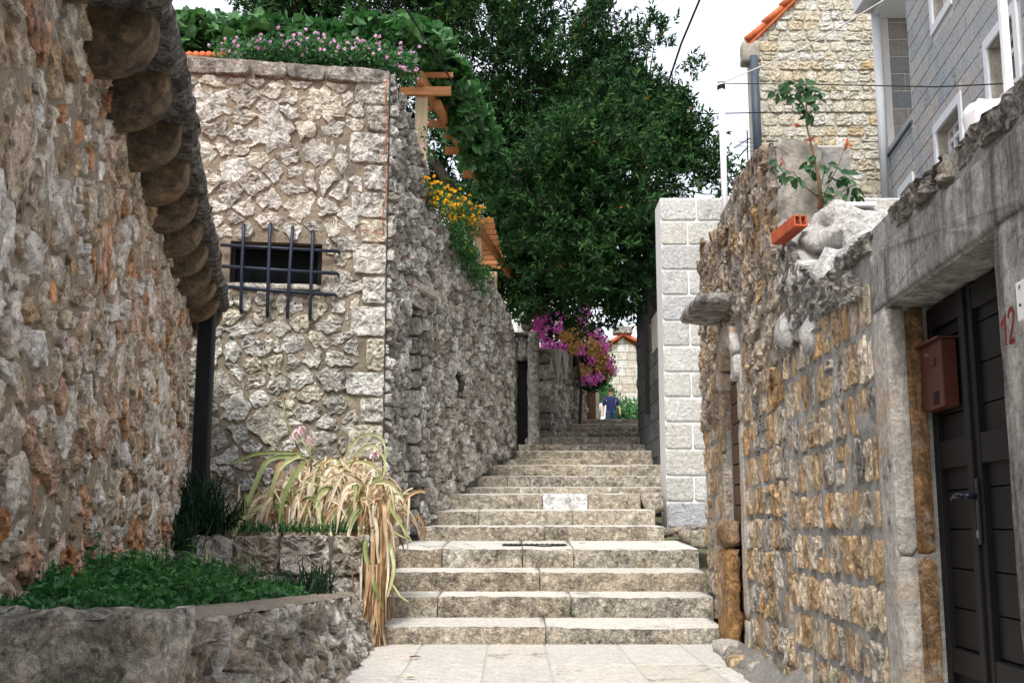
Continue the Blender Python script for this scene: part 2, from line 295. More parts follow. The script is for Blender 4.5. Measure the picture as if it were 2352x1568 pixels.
# ---------------------------------------------------------------- stone walls
def clip(poly, a, b, c):              # keep a*x+b*y <= c
    out = []; n = len(poly)
    for i in range(n):
        p, q = poly[i], poly[(i+1) % n]; dp = a*p[0]+b*p[1]-c; dq = a*q[0]+b*q[1]-c
        if dp <= 0: out.append(p)
        if (dp < 0 < dq) or (dq < 0 < dp):
            t = dp/(dp-dq); out.append((p[0]+(q[0]-p[0])*t, p[1]+(q[1]-p[1])*t))
    return out
def area(p): return .5*abs(sum(p[i][0]*p[(i+1) % len(p)][1]-p[(i+1) % len(p)][0]*p[i][1] for i in range(len(p))))
def centroid(p): 
    A = 0; x = 0; y = 0
    for i in range(len(p)):
        q = p[(i+1) % len(p)]; k = p[i][0]*q[1]-q[0]*p[i][1]; A += k; x += (p[i][0]+q[0])*k; y += (p[i][1]+q[1])*k
    return (x/(3*A), y/(3*A)) if abs(A) > 1e-9 else p[0]
def cut_region(poly, c, top, holes, lo=None):
    if top:
        e = .05; m = (top(c[0]+e)-top(c[0]-e))/(2*e); poly = clip(poly, -m, 1, top(c[0])-m*c[0])
    if lo:
        e = .05; m = (lo(c[0]+e)-lo(c[0]-e))/(2*e); poly = clip(poly, m, -1, m*c[0]-lo(c[0]))
    for (sa, sb, za, zb) in holes:
        if sa < c[0] < sb and za < c[1] < zb: return []
        ds = [(sa-c[0], 0), (c[0]-sb, 1), (za-c[1], 2), (c[1]-zb, 3)]; k = max(ds)[1]
        if k == 0: poly = clip(poly, 1, 0, sa)
        elif k == 1: poly = clip(poly, -1, 0, -sb)
        elif k == 2: poly = clip(poly, 0, 1, za)
        else: poly = clip(poly, 0, -1, -zb)
        if len(poly) < 3: return []
    return poly
def rubble(s0, s1, z0, z1, size, asp=1.4, gap=.03, top=None, holes=(), var=.45, lo=None, jit=1.0):
    R = np.random.default_rng(int(abs(s0*77+z1*131+size*1000)) % 9999+3)
    pts = []; rr = []
    n_try = int((s1-s0)*(z1-z0)/(size*size)*40)
    for k in range(n_try):
        r = size*.5*(1+var*(R.random()*2-1)) if R.random() > .25 else size*.5*(1-var)
        x = (s0+R.random()*(s1-s0))/asp; y = z0+R.random()*(z1-z0)
        if top and y > top(x*asp)-.03: continue
        if lo and y < lo(x*asp)-.05: continue
        if pts:
            A = np.array(pts); d = np.hypot(A[:, 0]-x, A[:, 1]-y)
            if (d < .86*(np.array(rr)+r)).any(): continue
        pts.append((x, y)); rr.append(r)
    A = np.array(pts); rr = np.array(rr); out = []
    for i, (x, y) in enumerate(pts):
        poly = [(s0/asp, z0), (s1/asp, z0), (s1/asp, z1), (s0/asp, z1)]
        d = np.hypot(A[:, 0]-x, A[:, 1]-y); idx = np.argsort(d)[1:20]
        for j in idx:
            ax, ay = A[j, 0]-x, A[j, 1]-y; L = math.hypot(ax, ay)
            t = .5*L+(rr[i]**2-rr[j]**2)/(2*L)-gap*.5
            ax /= L; ay /= L; poly = clip(poly, ax, ay, ax*x+ay*y+t)
            if len(poly) < 3: break
        if len(poly) < 3: continue
        poly = [(p[0]*asp, p[1]) for p in poly]
        poly = cut_region(poly, centroid(poly), top, holes, lo)
        if len(poly) >= 3 and area(poly) > .0018: out.append(poly)
    return out
def coursed(s0, s1, z0, z1, hrow, wid, gap=.03, top=None, holes=(), jit=.012, wvar=.4, hvar=.25, lo=None, skew=0):
    R = random.Random(int(abs(s0*77+z1*131+hrow*1000)) % 9999+5); out = []; z = z0
    while z < z1-.03:
        h = hrow*(1+hvar*(R.random()*2-1)); s = s0-R.random()*wid*.6
        while s < s1:
            w_ = wid*(1+wvar*(R.random()*2-1)); a, b = max(s, s0), min(s+w_, s1); s += w_
            if b-a < wid*.3: continue
            j = lambda: (R.random()*2-1)*jit
            zz0, zz1 = z, z+h
            if R.random() < .06 and jit > .008 and h > .16: zz1 = z+h*(.5+.2*R.random())
            poly = [(a+gap/2+j(), zz0+gap/2+j()), (b-gap/2+j(), zz0+gap/2+j()), (b-gap/2+j(), zz1-gap/2+j()), (a+gap/2+j(), zz1-gap/2+j())]
            c = centroid(poly)
            if top and c[1] > top(c[0]): continue
            if lo and c[1] < lo(c[0]): continue
            poly = cut_region(poly, c, top, holes, lo)
            if len(poly) >= 3 and area(poly) > .002: out.append(poly)
            if zz1 < z+h-.05 and (b-a) > .05:
                poly = [(a+gap/2+j()*.5, zz1+gap/2), (b-gap/2+j()*.5, zz1+gap/2), (b-gap/2+j()*.5, z+h-gap/2), (a+gap/2, z+h-gap/2)]
                c = centroid(poly)
                if (top and c[1] > top(c[0])) or (lo and c[1] < lo(c[0])): continue
                poly = cut_region(poly, c, top, holes, lo)
                if len(poly) >= 3 and area(poly) > .002: out.append(poly)
        z += h
    return out
def round_poly(poly, ratio, N, wob):
    for _ in range(2):
        q = []; n = len(poly)
        for i in range(n):
            a, b = poly[i], poly[(i+1) % n]
            q += [(a[0]+(b[0]-a[0])*ratio, a[1]+(b[1]-a[1])*ratio), (b[0]+(a[0]-b[0])*ratio, b[1]+(a[1]-b[1])*ratio)]
        poly = q
    n = len(poly); L = [0]
    for i in range(n): L.append(L[-1]+math.dist(poly[i], poly[(i+1) % n]))
    out = []; off = random.random()*L[-1]/N
    for k in range(N):
        t = (off+k*L[-1]/N) % L[-1]; i = bisect.bisect_right(L, t)-1; i = min(i, n-1)
        f = (t-L[i])/max(1e-9, L[i+1]-L[i]); a, b = poly[i], poly[(i+1) % n]; out.append((a[0]+(b[0]-a[0])*f, a[1]+(b[1]-a[1])*f))
    c = centroid(out); ph = random.random()*50
    return [(c[0]+(p[0]-c[0])*(1+wob*noise.noise((p[0]*14+ph, p[1]*14, ph))), c[1]+(p[1]-c[1])*(1+wob*noise.noise((p[0]*14, ph, p[1]*14)))) for p in out], c
RINGS = {1: [(0, -.9), (0, .6), (.08, 1), (.6, 1.02)], 2: [(0, -.9), (0, .45), (.03, .85), (.10, 1), (.36, 1.02), (.68, 1.02)], 3: [(0, -.9), (0, .4), (.02, .75), (.06, .95), (.16, 1.), (.32, 1.01), (.52, 1.01), (.76, 1.0)]}
def stone_mesh(W, poly, h, N=16, q=2, ratio=.22, wob=.12, rough=.35, base=.0, freq=9, tilt=.25):
    ring, c = round_poly(poly, ratio, N, wob); V = []; F = []
    tx, tz = (random.random()-.5)*tilt, (random.random()-.5)*tilt; sz = math.sqrt(area(ring)+1e-6); ph = random.random()*90
    R = RINGS[q]
    def hh(x, z, k):
        d = ((x-c[0])*tx+(z-c[1])*tz)
        nz = noise.noise((x*freq+ph, z*freq, ph))+.9*(.35-abs(noise.noise((x*freq*1.9, z*freq*1.9+ph, 0)))*1.6)+.45*noise.noise((x*freq*4.5, z*freq*4.5+ph, 5))
        return base+h*k+(d+rough*h*nz if k > .4 else rough*h*.3*nz if k > 0 else 0)
    for f, k in R:
        for p in ring:
            x = p[0]+(c[0]-p[0])*f; z = p[1]+(c[1]-p[1])*f; V.append(W.at(x, z, hh(x, z, k)))
    V.append(W.at(c[0], c[1], hh(c[0], c[1], 1.08)))
    for i in range(len(R)-1):
        for k in range(N): F.append([i*N+k, i*N+(k+1) % N, (i+1)*N+(k+1) % N, (i+1)*N+k])
    b = (len(R)-1)*N
    for k in range(N): F.append([b+k, b+(k+1) % N, b+N])
    if W.side < 0: pass
    return V, F
def lay(W, polys, parent, mat, name='stone', h=.035, hv=.4, limit=300, N=16, q=2, smooth=False, rndf=None, **kw):
    polys = sorted(polys, key=lambda p: -area(p)); rest = MB()
    for i, p in enumerate(polys):
        hh = h*(1+hv*(random.random()*2-1)); r = random.random() if rndf is None else rndf(centroid(p))
        big = area(p) > .03 and q < 3
        V, F = stone_mesh(W, p, hh, N=N+(6 if big else 0), q=q, **kw)
        if i < limit: mk(name, V, F, mat, parent, rnd=r, smooth=smooth)
        else: rest.add(V, F, r)
    if rest.v: mk(name, rest.v, rest.f, mat, parent, rnd=rest.r, smooth=smooth, kind='stuff')
def slab(W, s0, s1, z0, top, thick, holes, mat, parent, name='wall', res=.14, amp=.014, kind=None):
    zmax = max(top(s0+(s1-s0)*k/40) for k in range(41))
    S = sorted(set([round(s0+(s1-s0)*k/max(1, int((s1-s0)/res)), 4) for k in range(int((s1-s0)/res)+1)]+[s0, s1]+[h[0] for h in holes]+[h[1] for h in holes]))
    S = [s for s in S if s0-1e-6 <= s <= s1+1e-6]
    Z = sorted(set([z0+(zmax-z0)*k/max(1, int((zmax-z0)/res)) for k in range(int((zmax-z0)/res)+1)]+[z0, zmax]+[h[2] for h in holes if h[2] > z0]+[h[3] for h in holes])); Z = [z for z in Z if z >= z0-1e-6 and z <= zmax+1e-6]
    V = []; F = []; idx = {}
    hs = set([h[0] for h in holes]+[h[1] for h in holes]); hz = set([h[2] for h in holes]+[h[3] for h in holes])
    def vid(i, j):
        z = min(Z[j], top(S[i])); k = (i, j)
        if k not in idx:
            a = 0 if (S[i] in hs or Z[j] in hz or i in (0, len(S)-1)) else amp
            idx[k] = len(V); V.append(W.at(S[i], z, a*noise.noise((S[i]*5, z*5, 3))))
        return idx[k]
    for i in range(len(S)-1):
        for j in range(len(Z)-1):
            if Z[j] >= top(S[i])-1e-6 and Z[j] >= top(S[i+1])-1e-6: continue
            cs, cz = (S[i]+S[i+1])/2, (Z[j]+Z[j+1])/2
            if any(h[0] < cs < h[1] and h[2] < cz < h[3] for h in holes): continue
            F.append([vid(i, j), vid(i+1, j), vid(i+1, j+1), vid(i, j+1)])
    def q(*pts):
        b = len(V); V.extend([W.at(*p) for p in pts]); F.append([b+k for k in range(len(pts))])
    for (sa, sb, za, zb) in holes:
        q((sa, za, 0), (sa, zb, 0), (sa, zb, -thick), (sa, za, -thick)); q((sb, za, 0), (sb, zb, 0), (sb, zb, -thick), (sb, za, -thick))
        q((sa, zb, 0), (sb, zb, 0), (sb, zb, -thick), (sa, zb, -thick)); q((sa, za, 0), (sb, za, 0), (sb, za, -thick), (sa, za, -thick))
    for i in range(len(S)-1):
        q((S[i], top(S[i]), 0), (S[i+1], top(S[i+1]), 0), (S[i+1], top(S[i+1]), -thick), (S[i], top(S[i]), -thick))
        if not any(h[0] <= S[i] < h[1] for h in holes): q((S[i], z0, -thick), (S[i+1], z0, -thick), (S[i+1], top(S[i+1]), -thick), (S[i], top(S[i]), -thick))
    q((s0, z0, 0), (s0, top(s0), 0), (s0, top(s0), -thick), (s0, z0, -thick)); q((s1, z0, 0), (s1, top(s1), 0), (s1, top(s1), -thick), (s1, z0, -thick))
    return mk(name, V, F, mat, parent, kind=kind)
def prof(pts):
    xs = [p[0] for p in pts]; ys = [p[1] for p in pts]
    return lambda s: float(np.interp(s, xs, ys))
def rough_block(c0, c1, mat, name, parent=None, amp=.02, res=.06, ax=(1, 0), top_flat=False, rnd=None, label=None, freq=7, round_=.02):
    # a block from corner c0 to c1 (local x along ax) with uneven faces
    ax = Vector((ax[0], ax[1], 0)).normalized(); ay = Vector((-ax.y, ax.x, 0)); o = Vector(c0)
    D = [c1[i]-c0[i] for i in range(3)]; n = [max(2, min(26, int(abs(D[i])/res))) for i in range(3)]
    ids = {}; V = []; F = []; ph = random.random()*40
    def vid(i, j, k):
        t = (i, j, k)
        if t not in ids:
            p = Vector((D[0]*i/n[0], D[1]*j/n[1], D[2]*k/n[2]))
            e = [(1 if i == 0 else -1 if i == n[0] else 0), (1 if j == 0 else -1 if j == n[1] else 0), (1 if k == 0 else -1 if k == n[2] else 0)]
            cnt = sum(1 for x in e if x)
            if cnt >= 2: p += Vector(e)*round_*(.6+.6*random.random())
            wv = o+ax*p.x+ay*p.y+Vector((0, 0, p.z))
            a = amp*(noise.noise(wv*freq+Vector((ph, 0, 0)))+.5*noise.noise(wv*freq*2.5)); 
            if e[2] and top_flat: a *= .15
            wv += (ax*-e[0]+ay*-e[1]+Vector((0, 0, -e[2])))*a
            ids[t] = len(V); V.append(wv)
        return ids[t]
    for i in range(n[0]):
        for j in range(n[1]):
            F.append([vid(i, j, 0), vid(i, j+1, 0), vid(i+1, j+1, 0), vid(i+1, j, 0)]); F.append([vid(i, j, n[2]), vid(i+1, j, n[2]), vid(i+1, j+1, n[2]), vid(i, j+1, n[2])])
    for i in range(n[0]):
        for k in range(n[2]):
            F.append([vid(i, 0, k), vid(i+1, 0, k), vid(i+1, 0, k+1), vid(i, 0, k+1)]); F.append([vid(i, n[1], k), vid(i, n[1], k+1), vid(i+1, n[1], k+1), vid(i+1, n[1], k)])
    for j in range(n[1]):
        for k in range(n[2]):
            F.append([vid(0, j, k), vid(0, j, k+1), vid(0, j+1, k+1), vid(0, j+1, k)]); F.append([vid(n[0], j, k), vid(n[0], j+1, k), vid(n[0], j+1, k+1), vid(n[0], j, k+1)])
    return mk(name, V, F, mat, parent, smooth=True, rnd=rnd, label=label)
def lump(c, r, mat, name, parent=None, amp=.3, freq=1.5, n=(20, 12), label=None):
    V = []; F = []; c = Vector(c); ph = random.random()*60
    for j in range(n[1]+1):
        th = math.pi*j/n[1]
        for i in range(n[0]):
            a = 2*math.pi*i/n[0]; d = Vector((math.sin(th)*math.cos(a), math.sin(th)*math.sin(a), math.cos(th)))
            k = 1+amp*(noise.noise(d*freq+Vector((ph, 0, 0)))+.5*noise.noise(d*freq*2.7+Vector((0, ph, 0)))+.25*noise.noise(d*freq*6))
            V.append(c+Vector((d.x*r[0], d.y*r[1], d.z*r[2]))*k)
    for j in range(n[1]):
        for i in range(n[0]): F.append([j*n[0]+i, (j+1)*n[0]+i, (j+1)*n[0]+(i+1) % n[0], j*n[0]+(i+1) % n[0]])
    return mk(name, V, F, mat, parent, smooth=True, label=label)
# ================================================================ TERRAIN
def gz(y): return float(np.interp(y, [-50, 3, 9, 10.5, 12.7, 14.2, 16, 20, 26, 48, 80, 300], [-1.2, -.45, -.04, -.04, .3, .7, 1.1, 2.1, 3.2, 4.6, 5.2, 8]))-.12
ys = [-150, -60, -20, -5, 3, 6, 9, 10.5, 12, 12.7, 14.2, 16, 18, 20, 23, 26, 32, 40, 48, 60, 80, 120, 200, 400]; xs = [-400, -150, -60, -30, -15, -8, -4, -2, 0, 2, 4, 8, 15, 30, 60, 150, 400]
V = [(x, y, gz(y)) for y in ys for x in xs]; F = [[j*len(xs)+i, j*len(xs)+i+1, (j+1)*len(xs)+i+1, (j+1)*len(xs)+i] for j in range(len(ys)-1) for i in range(len(xs)-1)]
mk('terrain', V, F, M['ground'], kind='structure')
# pavement at the foot of the steps: a cement bed and big worn slabs
def quad_slab(pts, t, mat, name, parent, rnd=None):
    V = [(p[0], p[1], p[2]) for p in pts]+[(p[0], p[1], p[2]-t) for p in pts]; n = len(pts)
    return mk(name, V, [list(range(n)), list(range(n, 2*n))[::-1]]+[[i, i+n, (i+1) % n+n, (i+1) % n] for i in range(n)], mat, parent, rnd=rnd, bevel=.006)
pv = thing('pavement', None, None, (0, 8, 0), kind='structure')
def pz(y): return float(np.interp(y, [-3, 3, 7, 10.6, 11], [-.75, -.35, -.03, 0, 0]))
V = []; F = []
yy = [-3, 0, 3, 5, 7, 9, 10.9]
for y in yy: V += [(-1.9, y, pz(y)-.005), (2.4, y, pz(y)-.005)]
mk('cement_bed', V, [[2*i, 2*i+1, 2*i+3, 2*i+2] for i in range(len(yy)-1)], M['joint'], pv)
xe = [-1.75, -.80, -.21, .29, .95, 1.5, 2.1]
rows = [(3.0, 4.3), (4.3, 5.9), (5.9, 7.3), (7.3, 9.1), (9.1, 10.6)]
for a, b in rows:
    for i in range(len(xe)-1):
        g = .007; j = [random.uniform(-.02, .02) for _ in range(4)]
        if a > 9 and i in (0, 3): continue
        aa, bb = (7.3 if False else a), b
        quad_slab([(xe[i]+g, aa+g+j[0]*.5, pz(aa)), (xe[i+1]-g, aa+g+j[1]*.5, pz(aa)), (xe[i+1]-g, bb-g, pz(bb)), (xe[i]+g, bb-g, pz(bb))], .04, M['pavement'], 'paving_slab', pv)
quad_slab([(xe[0]+.01, 9.1, pz(9.1)), (xe[1]-.012, 9.12, pz(9.1)), (xe[1]-.012, 10.6, 0), (xe[0]+.01, 10.6, 0)], .04, M['pavement'], 'paving_slab', pv)
quad_slab([(xe[3]+.012, 9.12, pz(9.1)), (xe[4]-.012, 9.13, pz(9.1)), (xe[4]-.012, 10.58, 0), (xe[3]+.012, 10.59, 0)], .04, M['pavement'], 'paving_slab', pv)
# ================================================================ STEPS
ST = thing('stone_staircase', 'long flight of worn pale stone steps climbing the middle of the lane', 'steps', (0, 10.55, 0))
#    depth, v bottom, v top, u left, u right, block joints (u), next depth
steps = [(10.55, 1479, 1439, 855, 1662, [1254]), (11.3, 1417, 1369, 885, 1640, [1005, 1312]), (12.0, 1357, 1313, 895, 1622, [1240]), (12.7, 1303, 1259, 905, 1606, [1015, 1200, 1318]),
         (14.2, 1241, 1208, 960, 1526, [1250]), (14.9, 1205, 1172, 975, 1506, [1100, 1316]), (15.6, 1168, 1133, 990, 1472, [1246, 1350]), (16.7, 1132, 1119, 1060, 1560, [1240]),
         (17.4, 1117, 1092, 1070, 1560, [1165, 1408]), (18.2, 1092, 1068, 1100, 1560, [1330, 1450]), (19.2, 1066, 1053, 1150, 1500, [1300]), (20.0, 1053, 1034, 1165, 1500, [1400]),
         (20.9, 1034, 1020, 1190, 1490, [1310]), (21.8, 1020, 1003, 1205, 1490, [1380]), (23.0, 1003, 992, 1262, 1500, [1350]), (24.0, 992, 980, 1270, 1490, [1400]), (24.8, 980, 972, 1285, 1490, [1360]), (26.0, 972, 961, 1292, 1490, [1400])]
for i, (d, vb, vt, ul, ur, js) in enumerate(steps):
    zt = P(1176, vt, d).z; zb = P(1176, vb, d).z
    nxt = steps[i+1] if i+1 < len(steps) else (48, 0, 0)
    dn = nxt[0] if i+1 < len(steps) else 30
    znb = P(1176, nxt[1], nxt[0]).z if i+1 < len(steps) else zt+.2
    znb = min(znb, zt+.09)
    xe_ = [P(u, vt, d).x for u in [ul]+js+[ur]]
    for k in range(len(xe_)-1):
        g = .006; a, b = xe_[k]+g, xe_[k+1]-g
        z0 = zb-.1; nn = max(3, int((b-a)/.05)); kk = 6; V = []; F = []; ph = random.random()*50; sag = random.uniform(-.016, .010)
        def fp(t, q):   # front face point
            x = a+(b-a)*t; z = z0+(zt-z0)*q
            am = .022*(noise.noise((x*9, z*14, ph))+.6*noise.noise((x*24, z*30, ph)))*(1 if q < .97 else .4)
            rd = .016*max(0, (q-.8)/.2)**2; ed = .02*max(0, 1-min(t, 1-t)*(b-a)/.03)
            return (x, d+am+rd+ed, z-(.006*max(0, (q-.9)/.1))+sag*math.sin(t*3)*q+.010*noise.noise((x*7, ph, 1))*q+.006*noise.noise((x*22, ph, 4))*q)
        for q in range(kk+1):
            for t in range(nn+1): V.append(fp(t/nn, q/kk))
        for q in range(kk):
            for t in range(nn): F.append([q*(nn+1)+t, q*(nn+1)+t+1, (q+1)*(nn+1)+t+1, (q+1)*(nn+1)+t])
        o = mk('step_stone', V, F, M['riser'] if not (i == 6 and k == 1) else M['riser_white'], ST, smooth=True)
        # tread slab belongs to the same stone: worn, paler top
        me = o.data; nb = len(V); V2 = list(V); F2 = list(F)
        rowt = [kk*(nn+1)+t for t in range(nn+1)]
        bk = []
        for t in range(nn+1):
            x = a+(b-a)*t/nn; V2.append((x, dn+.06, znb+.003*noise.noise((x*3, dn, 0)))); bk.append(len(V2)-1)
        mid = []
        for t in range(nn+1):
            x = a+(b-a)*t/nn; V2.append((x, d+.05, V[rowt[t]][2]+.002+(znb-zt)*.03)); mid.append(len(V2)-1)
        F3 = [[rowt[t], rowt[t+1], mid[t+1], mid[t]] for t in range(nn)]+[[mid[t], mid[t+1], bk[t+1], bk[t]] for t in range(nn)]
        V2 += [(a, dn+.06, z0), (b, dn+.06, z0)]; e0, e1 = len(V2)-2, len(V2)-1
        F4 = [[0, rowt[0], bk[0], e0], [nn, e1, bk[nn], rowt[nn]], [e0, bk[0], bk[nn], e1]]
        off = ROOT[ST.name]; me.clear_geometry()
        me.from_pydata([(p[0]-off.x, p[1]-off.y, p[2]-off.z) for p in V2], [], F2+F3+F4)
        me.materials.append(M['tread']); r_ = random.random()
        for pl in me.polygons:
            pl.use_smooth = True
            if len(F2) <= pl.index < len(F2)+len(F3): pl.material_index = 1
        at = me.attributes.new('rnd', 'FLOAT', 'FACE'); at.data.foreach_set('value', np.full(len(me.polygons), r_, dtype=np.float32))
# broken end stones right of the seventh and sixth steps
p = P(1474, 1133, 15.62); rough_block((p.x+.01, 15.62, p.z-.24), (P(1526, 1130, 15.6).x, 16.3, p.z+.02), M['riser'], 'step_stone', ST, amp=.05)
rb = thing('rubble_heap', 'small heap of broken stones in the gap beside the white block pillar', 'rubble', P(1520, 1215, 15.2))
for k in range(16):
    q = P(random.uniform(1508, 1600), 1222, random.uniform(14.6, 15.9)); s_ = random.uniform(.04, .11)
    q.z = .93+random.uniform(-.02, .12)
    lump(q, (s_, s_, s_*.7), M['dark_stone'] if k % 3 else M['riser'], 'stone', rb, n=(10, 6))
# drain cover on the landing
q = P(1228, 1250, 13.1); gr = thing('drain_cover', 'narrow dark metal drain cover set in the landing between two flights', 'drain cover', (q.x, 13.3, .835))
mb = MB(); mb.box((q.x, 13.3, .848), (.74, .22, .012)); mb.build('grate', M['grate'], gr, bevel=.003)
mb = MB(); 
for k in range(12): mb.box((q.x-.33+k*.06, 13.3, .857), (.02, .18, .006))
mb.build('rib', M['iron'], gr)
# ================================================================ LEFT HOUSE
WL = Wall((-3.3, 11.5), (-3.3+.21*10.5, 1.0), -1)
LH = thing('stone_house', 'old rubble stone house filling the left edge with round corbels under its eave', 'house', (-3.3, 11.5, .3))
slab(WL, 0, WL.L, -.2, lambda s: 3.3, .6, [], M['left_mortar'], LH, amp=.035, res=.07)
polys = rubble(.02, 9.6, .35, 3.22, .235, asp=1.6, gap=.038, var=.55)
def lr(c): return random.random()
near = [p for p in polys if centroid(p)[0] > 5.5]; far = [p for p in polys if centroid(p)[0] <= 5.5]
lay(WL, near, LH, M['left_stone'], h=.016, limit=160, N=36, q=3, rough=1.3, wob=.7, freq=10, tilt=.2, ratio=.14)
lay(WL, far, LH, M['left_stone'], h=.022, limit=140, N=24, q=2, rough=1.1, wob=.6, freq=10, tilt=.25, ratio=.14)
# return face at the far end
mb = MB(); 
for k in range(4): pass
RR = .30
for k in range(-1, 11):
    y = 4.84+.70*k; s = (11.5-y)/WL.t[1]*-1
    z0c = 3.055+random.uniform(-.02, .02); pr = [(-.05, 3.3), (-.05, z0c), (.04, z0c)]
    for a in range(1, 9):
        th = math.pi/2*a/8; pr.append((.04+.25*math.sin(th), z0c+.215*(1-math.cos(th))))
    pr.append((.29, 3.3)); hw = .105+random.uniform(-.012, .015); V = []; F = []; n = len(pr); cols = 7
    for c_ in range(cols):
        ss = s+hw*(c_/(cols-1)*2-1)
        for (nn_, zz) in pr:
            e = .012 if c_ in (0, cols-1) else 0; am = .014*noise.noise((ss*9, zz*9, nn_*9+k))
            V.append(WL.at(ss, zz+e+am, nn_-e+am))
    for c_ in range(cols-1):
        for i in range(n): F.append([c_*n+i, c_*n+(i+1) % n, (c_+1)*n+(i+1) % n, (c_+1)*n+i])
    F += [list(range(n))[::-1], [(cols-1)*n+i for i in range(n)]]
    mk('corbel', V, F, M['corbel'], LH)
s = -.35
while s < 9.9:
    L_ = random.uniform(.5, .85); p0 = WL.at(s, 3.3, -.1)
    V = []; F = []; nx = max(4, int(L_/.06)); sec = [(-.15, 3.302), (.33, 3.302), (.36, 3.33), (.37, 3.37), (.35, 3.41), (-.15, 3.43)]
    oz = random.uniform(-.008, .008); on = random.uniform(-.015, .012)
    for i in range(nx+1):
        ss = s+.01+(L_-.02)*i/nx
        for (a, z) in sec:
            am = .022*noise.noise((ss*13, z*20, a*4))*(1 if a > 0 else 0); V.append(WL.at(ss, z+oz+am*.4, a+on+am))
    n = len(sec)
    for i in range(nx):
        for k in range(n): F.append([i*n+k, i*n+(k+1) % n, (i+1)*n+(k+1) % n, (i+1)*n+k])
    F += [list(range(n)), [nx*n+k for k in range(n)][::-1]]
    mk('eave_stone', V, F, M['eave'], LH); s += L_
# solid roof slope above the eave, out of sight from the lane
V = [WL.at(-.3, 3.42, .3), WL.at(9.9, 3.42, .3), WL.at(9.9, 5.2, -3.6), WL.at(-.3, 5.2, -3.6)]
mk('roof', V+[(v[0], v[1], v[2]-.1) for v in V], [[0, 1, 2, 3], [4, 7, 6, 5], [0, 4, 5, 1], [1, 5, 6, 2], [2, 6, 7, 3], [3, 7, 4, 0]], M['tile'], LH)
V = [WL.at(-.0, -.2, -.6), WL.at(0, 3.9, -.6), WL.at(0, 3.9, -3.6), WL.at(0, -.2, -3.6)]; mk('end_wall', V+[(v[0]-.0, v[1]-.2, v[2]) for v in V], [[0, 1, 2, 3], [4, 7, 6, 5], [0, 4, 5, 1], [1, 5, 6, 2]], M['left_mortar'], LH)
# drainpipe at its far corner
mb = MB(); a = P(482, 745, 11.6); b = P(452, 1130, 11.6); mb.box(((a+b)/2), (.17, .12, a.z-b.z+.5)); mb.build('drainpipe', M['pipe_black'], LH, bevel=.02)
# ================================================================ HOUSE B (white rubble front with barred window)
WF = Wall((-1.466, 12.9), (-5.0, 12.9-.555), -1)
HB = thing('rubble_house', 'tall pale rubble stone building with a small barred window beside the steps', 'building', (-1.466, 12.9, .8))
h0 = WF.hit(738, 655); h1 = WF.hit(530, 553); hole = (h0[0], h1[0], h0[1], h1[1])
topF = prof([(0, 6.42), (1, 6.44), (3.6, 6.5)])
slab(WF, 0, WF.L, .3, topF, .5, [hole], M['front_mortar'], HB, amp=.02)
quo = []; z = .75; k = 0
while z < 6.2:
    h = random.uniform(.26, .44); wq = (.26, .44)[k % 2]+random.uniform(-.05, .06); quo.append((wq, z, z+h)); z += h; k += 1
qp = [[(.0, a+.015), (wq-.02, a+.02), (wq-.015, b-.02), (.0, b-.015)] for wq, a, b in quo]
def wq_at(z_):
    for wq, a, b in quo:
        if a <= z_ < b: return wq
    return .3
polys = []
hp = (hole[0]-.03, hole[1]+.03, hole[2]-.09, hole[3]+.02)
rp = rubble(.30, 3.0, .6, 6.22, .34, asp=1.2, gap=.036, var=.5, holes=[hp])
for p_ in rp:
    c = centroid(p_); wq = wq_at(c[1])
    p2 = clip(p_, -1, 0, -(wq+.015))
    if len(p2) >= 3 and area(p2) > .004: polys.append(p2)
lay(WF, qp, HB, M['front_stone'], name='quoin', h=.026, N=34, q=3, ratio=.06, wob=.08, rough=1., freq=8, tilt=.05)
def fr(c): return random.random()*.8+.2
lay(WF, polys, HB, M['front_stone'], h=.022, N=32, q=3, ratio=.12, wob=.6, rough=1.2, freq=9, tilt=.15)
s = .0
while s < 3.1:
    L_ = random.uniform(.4, .8); V, F = stone_mesh(WF, [(s+.01, 6.24), (s+L_-.01, 6.24), (s+L_-.01, 6.42), (s+.01, 6.42)], .07, N=24, q=3, ratio=.1, rough=.3)
    mk('coping_stone', V, F, M['dark_stone'], HB, smooth=True); s += L_
# window in its dark opening, and the iron grille in front
wn = [WF.at(hole[i], hole[j], -.22) for i, j in ((0, 2), (1, 2), (1, 3), (0, 3))]
mk('window_recess', wn, [[0, 1, 2, 3]], M['mail_dark'], HB)
fr_ = MB()
for (a, b, c_, d_) in ((hole[0], hole[0]+.05, hole[2], hole[3]), (hole[1]-.05, hole[1], hole[2], hole[3]), (hole[0]+.05, hole[1]-.05, hole[2], hole[2]+.04), (hole[0]+.05, hole[1]-.05, hole[3]-.06, hole[3])):
    fr_.box(WF.at((a+b)/2, (c_+d_)/2, -.16), (b-a, .05, d_-c_), ax=(WF.t[0], WF.t[1], 0))
fr_.build('window_frame', M['door'], HB, bevel=.004)
mb = MB(); mb.box(WF.at((hole[0]+hole[1])/2, (hole[2]+hole[3])/2, -.18), (hole[1]-hole[0]-.1, .012, hole[3]-hole[2]-.1), ax=(WF.t[0], WF.t[1], 0)); mb.build('window_pane', M['dark_glass'], HB)
V, F = stone_mesh(WF, [(hole[0]-.02, hole[2]-.07), (hole[1]+.02, hole[2]-.07), (hole[1]+.02, hole[2]-.005), (hole[0]-.02, hole[2]-.005)], .05, N=24, q=2, ratio=.08, rough=.2); mk('window_sill', V, F, M['front_stone'], HB, smooth=True)
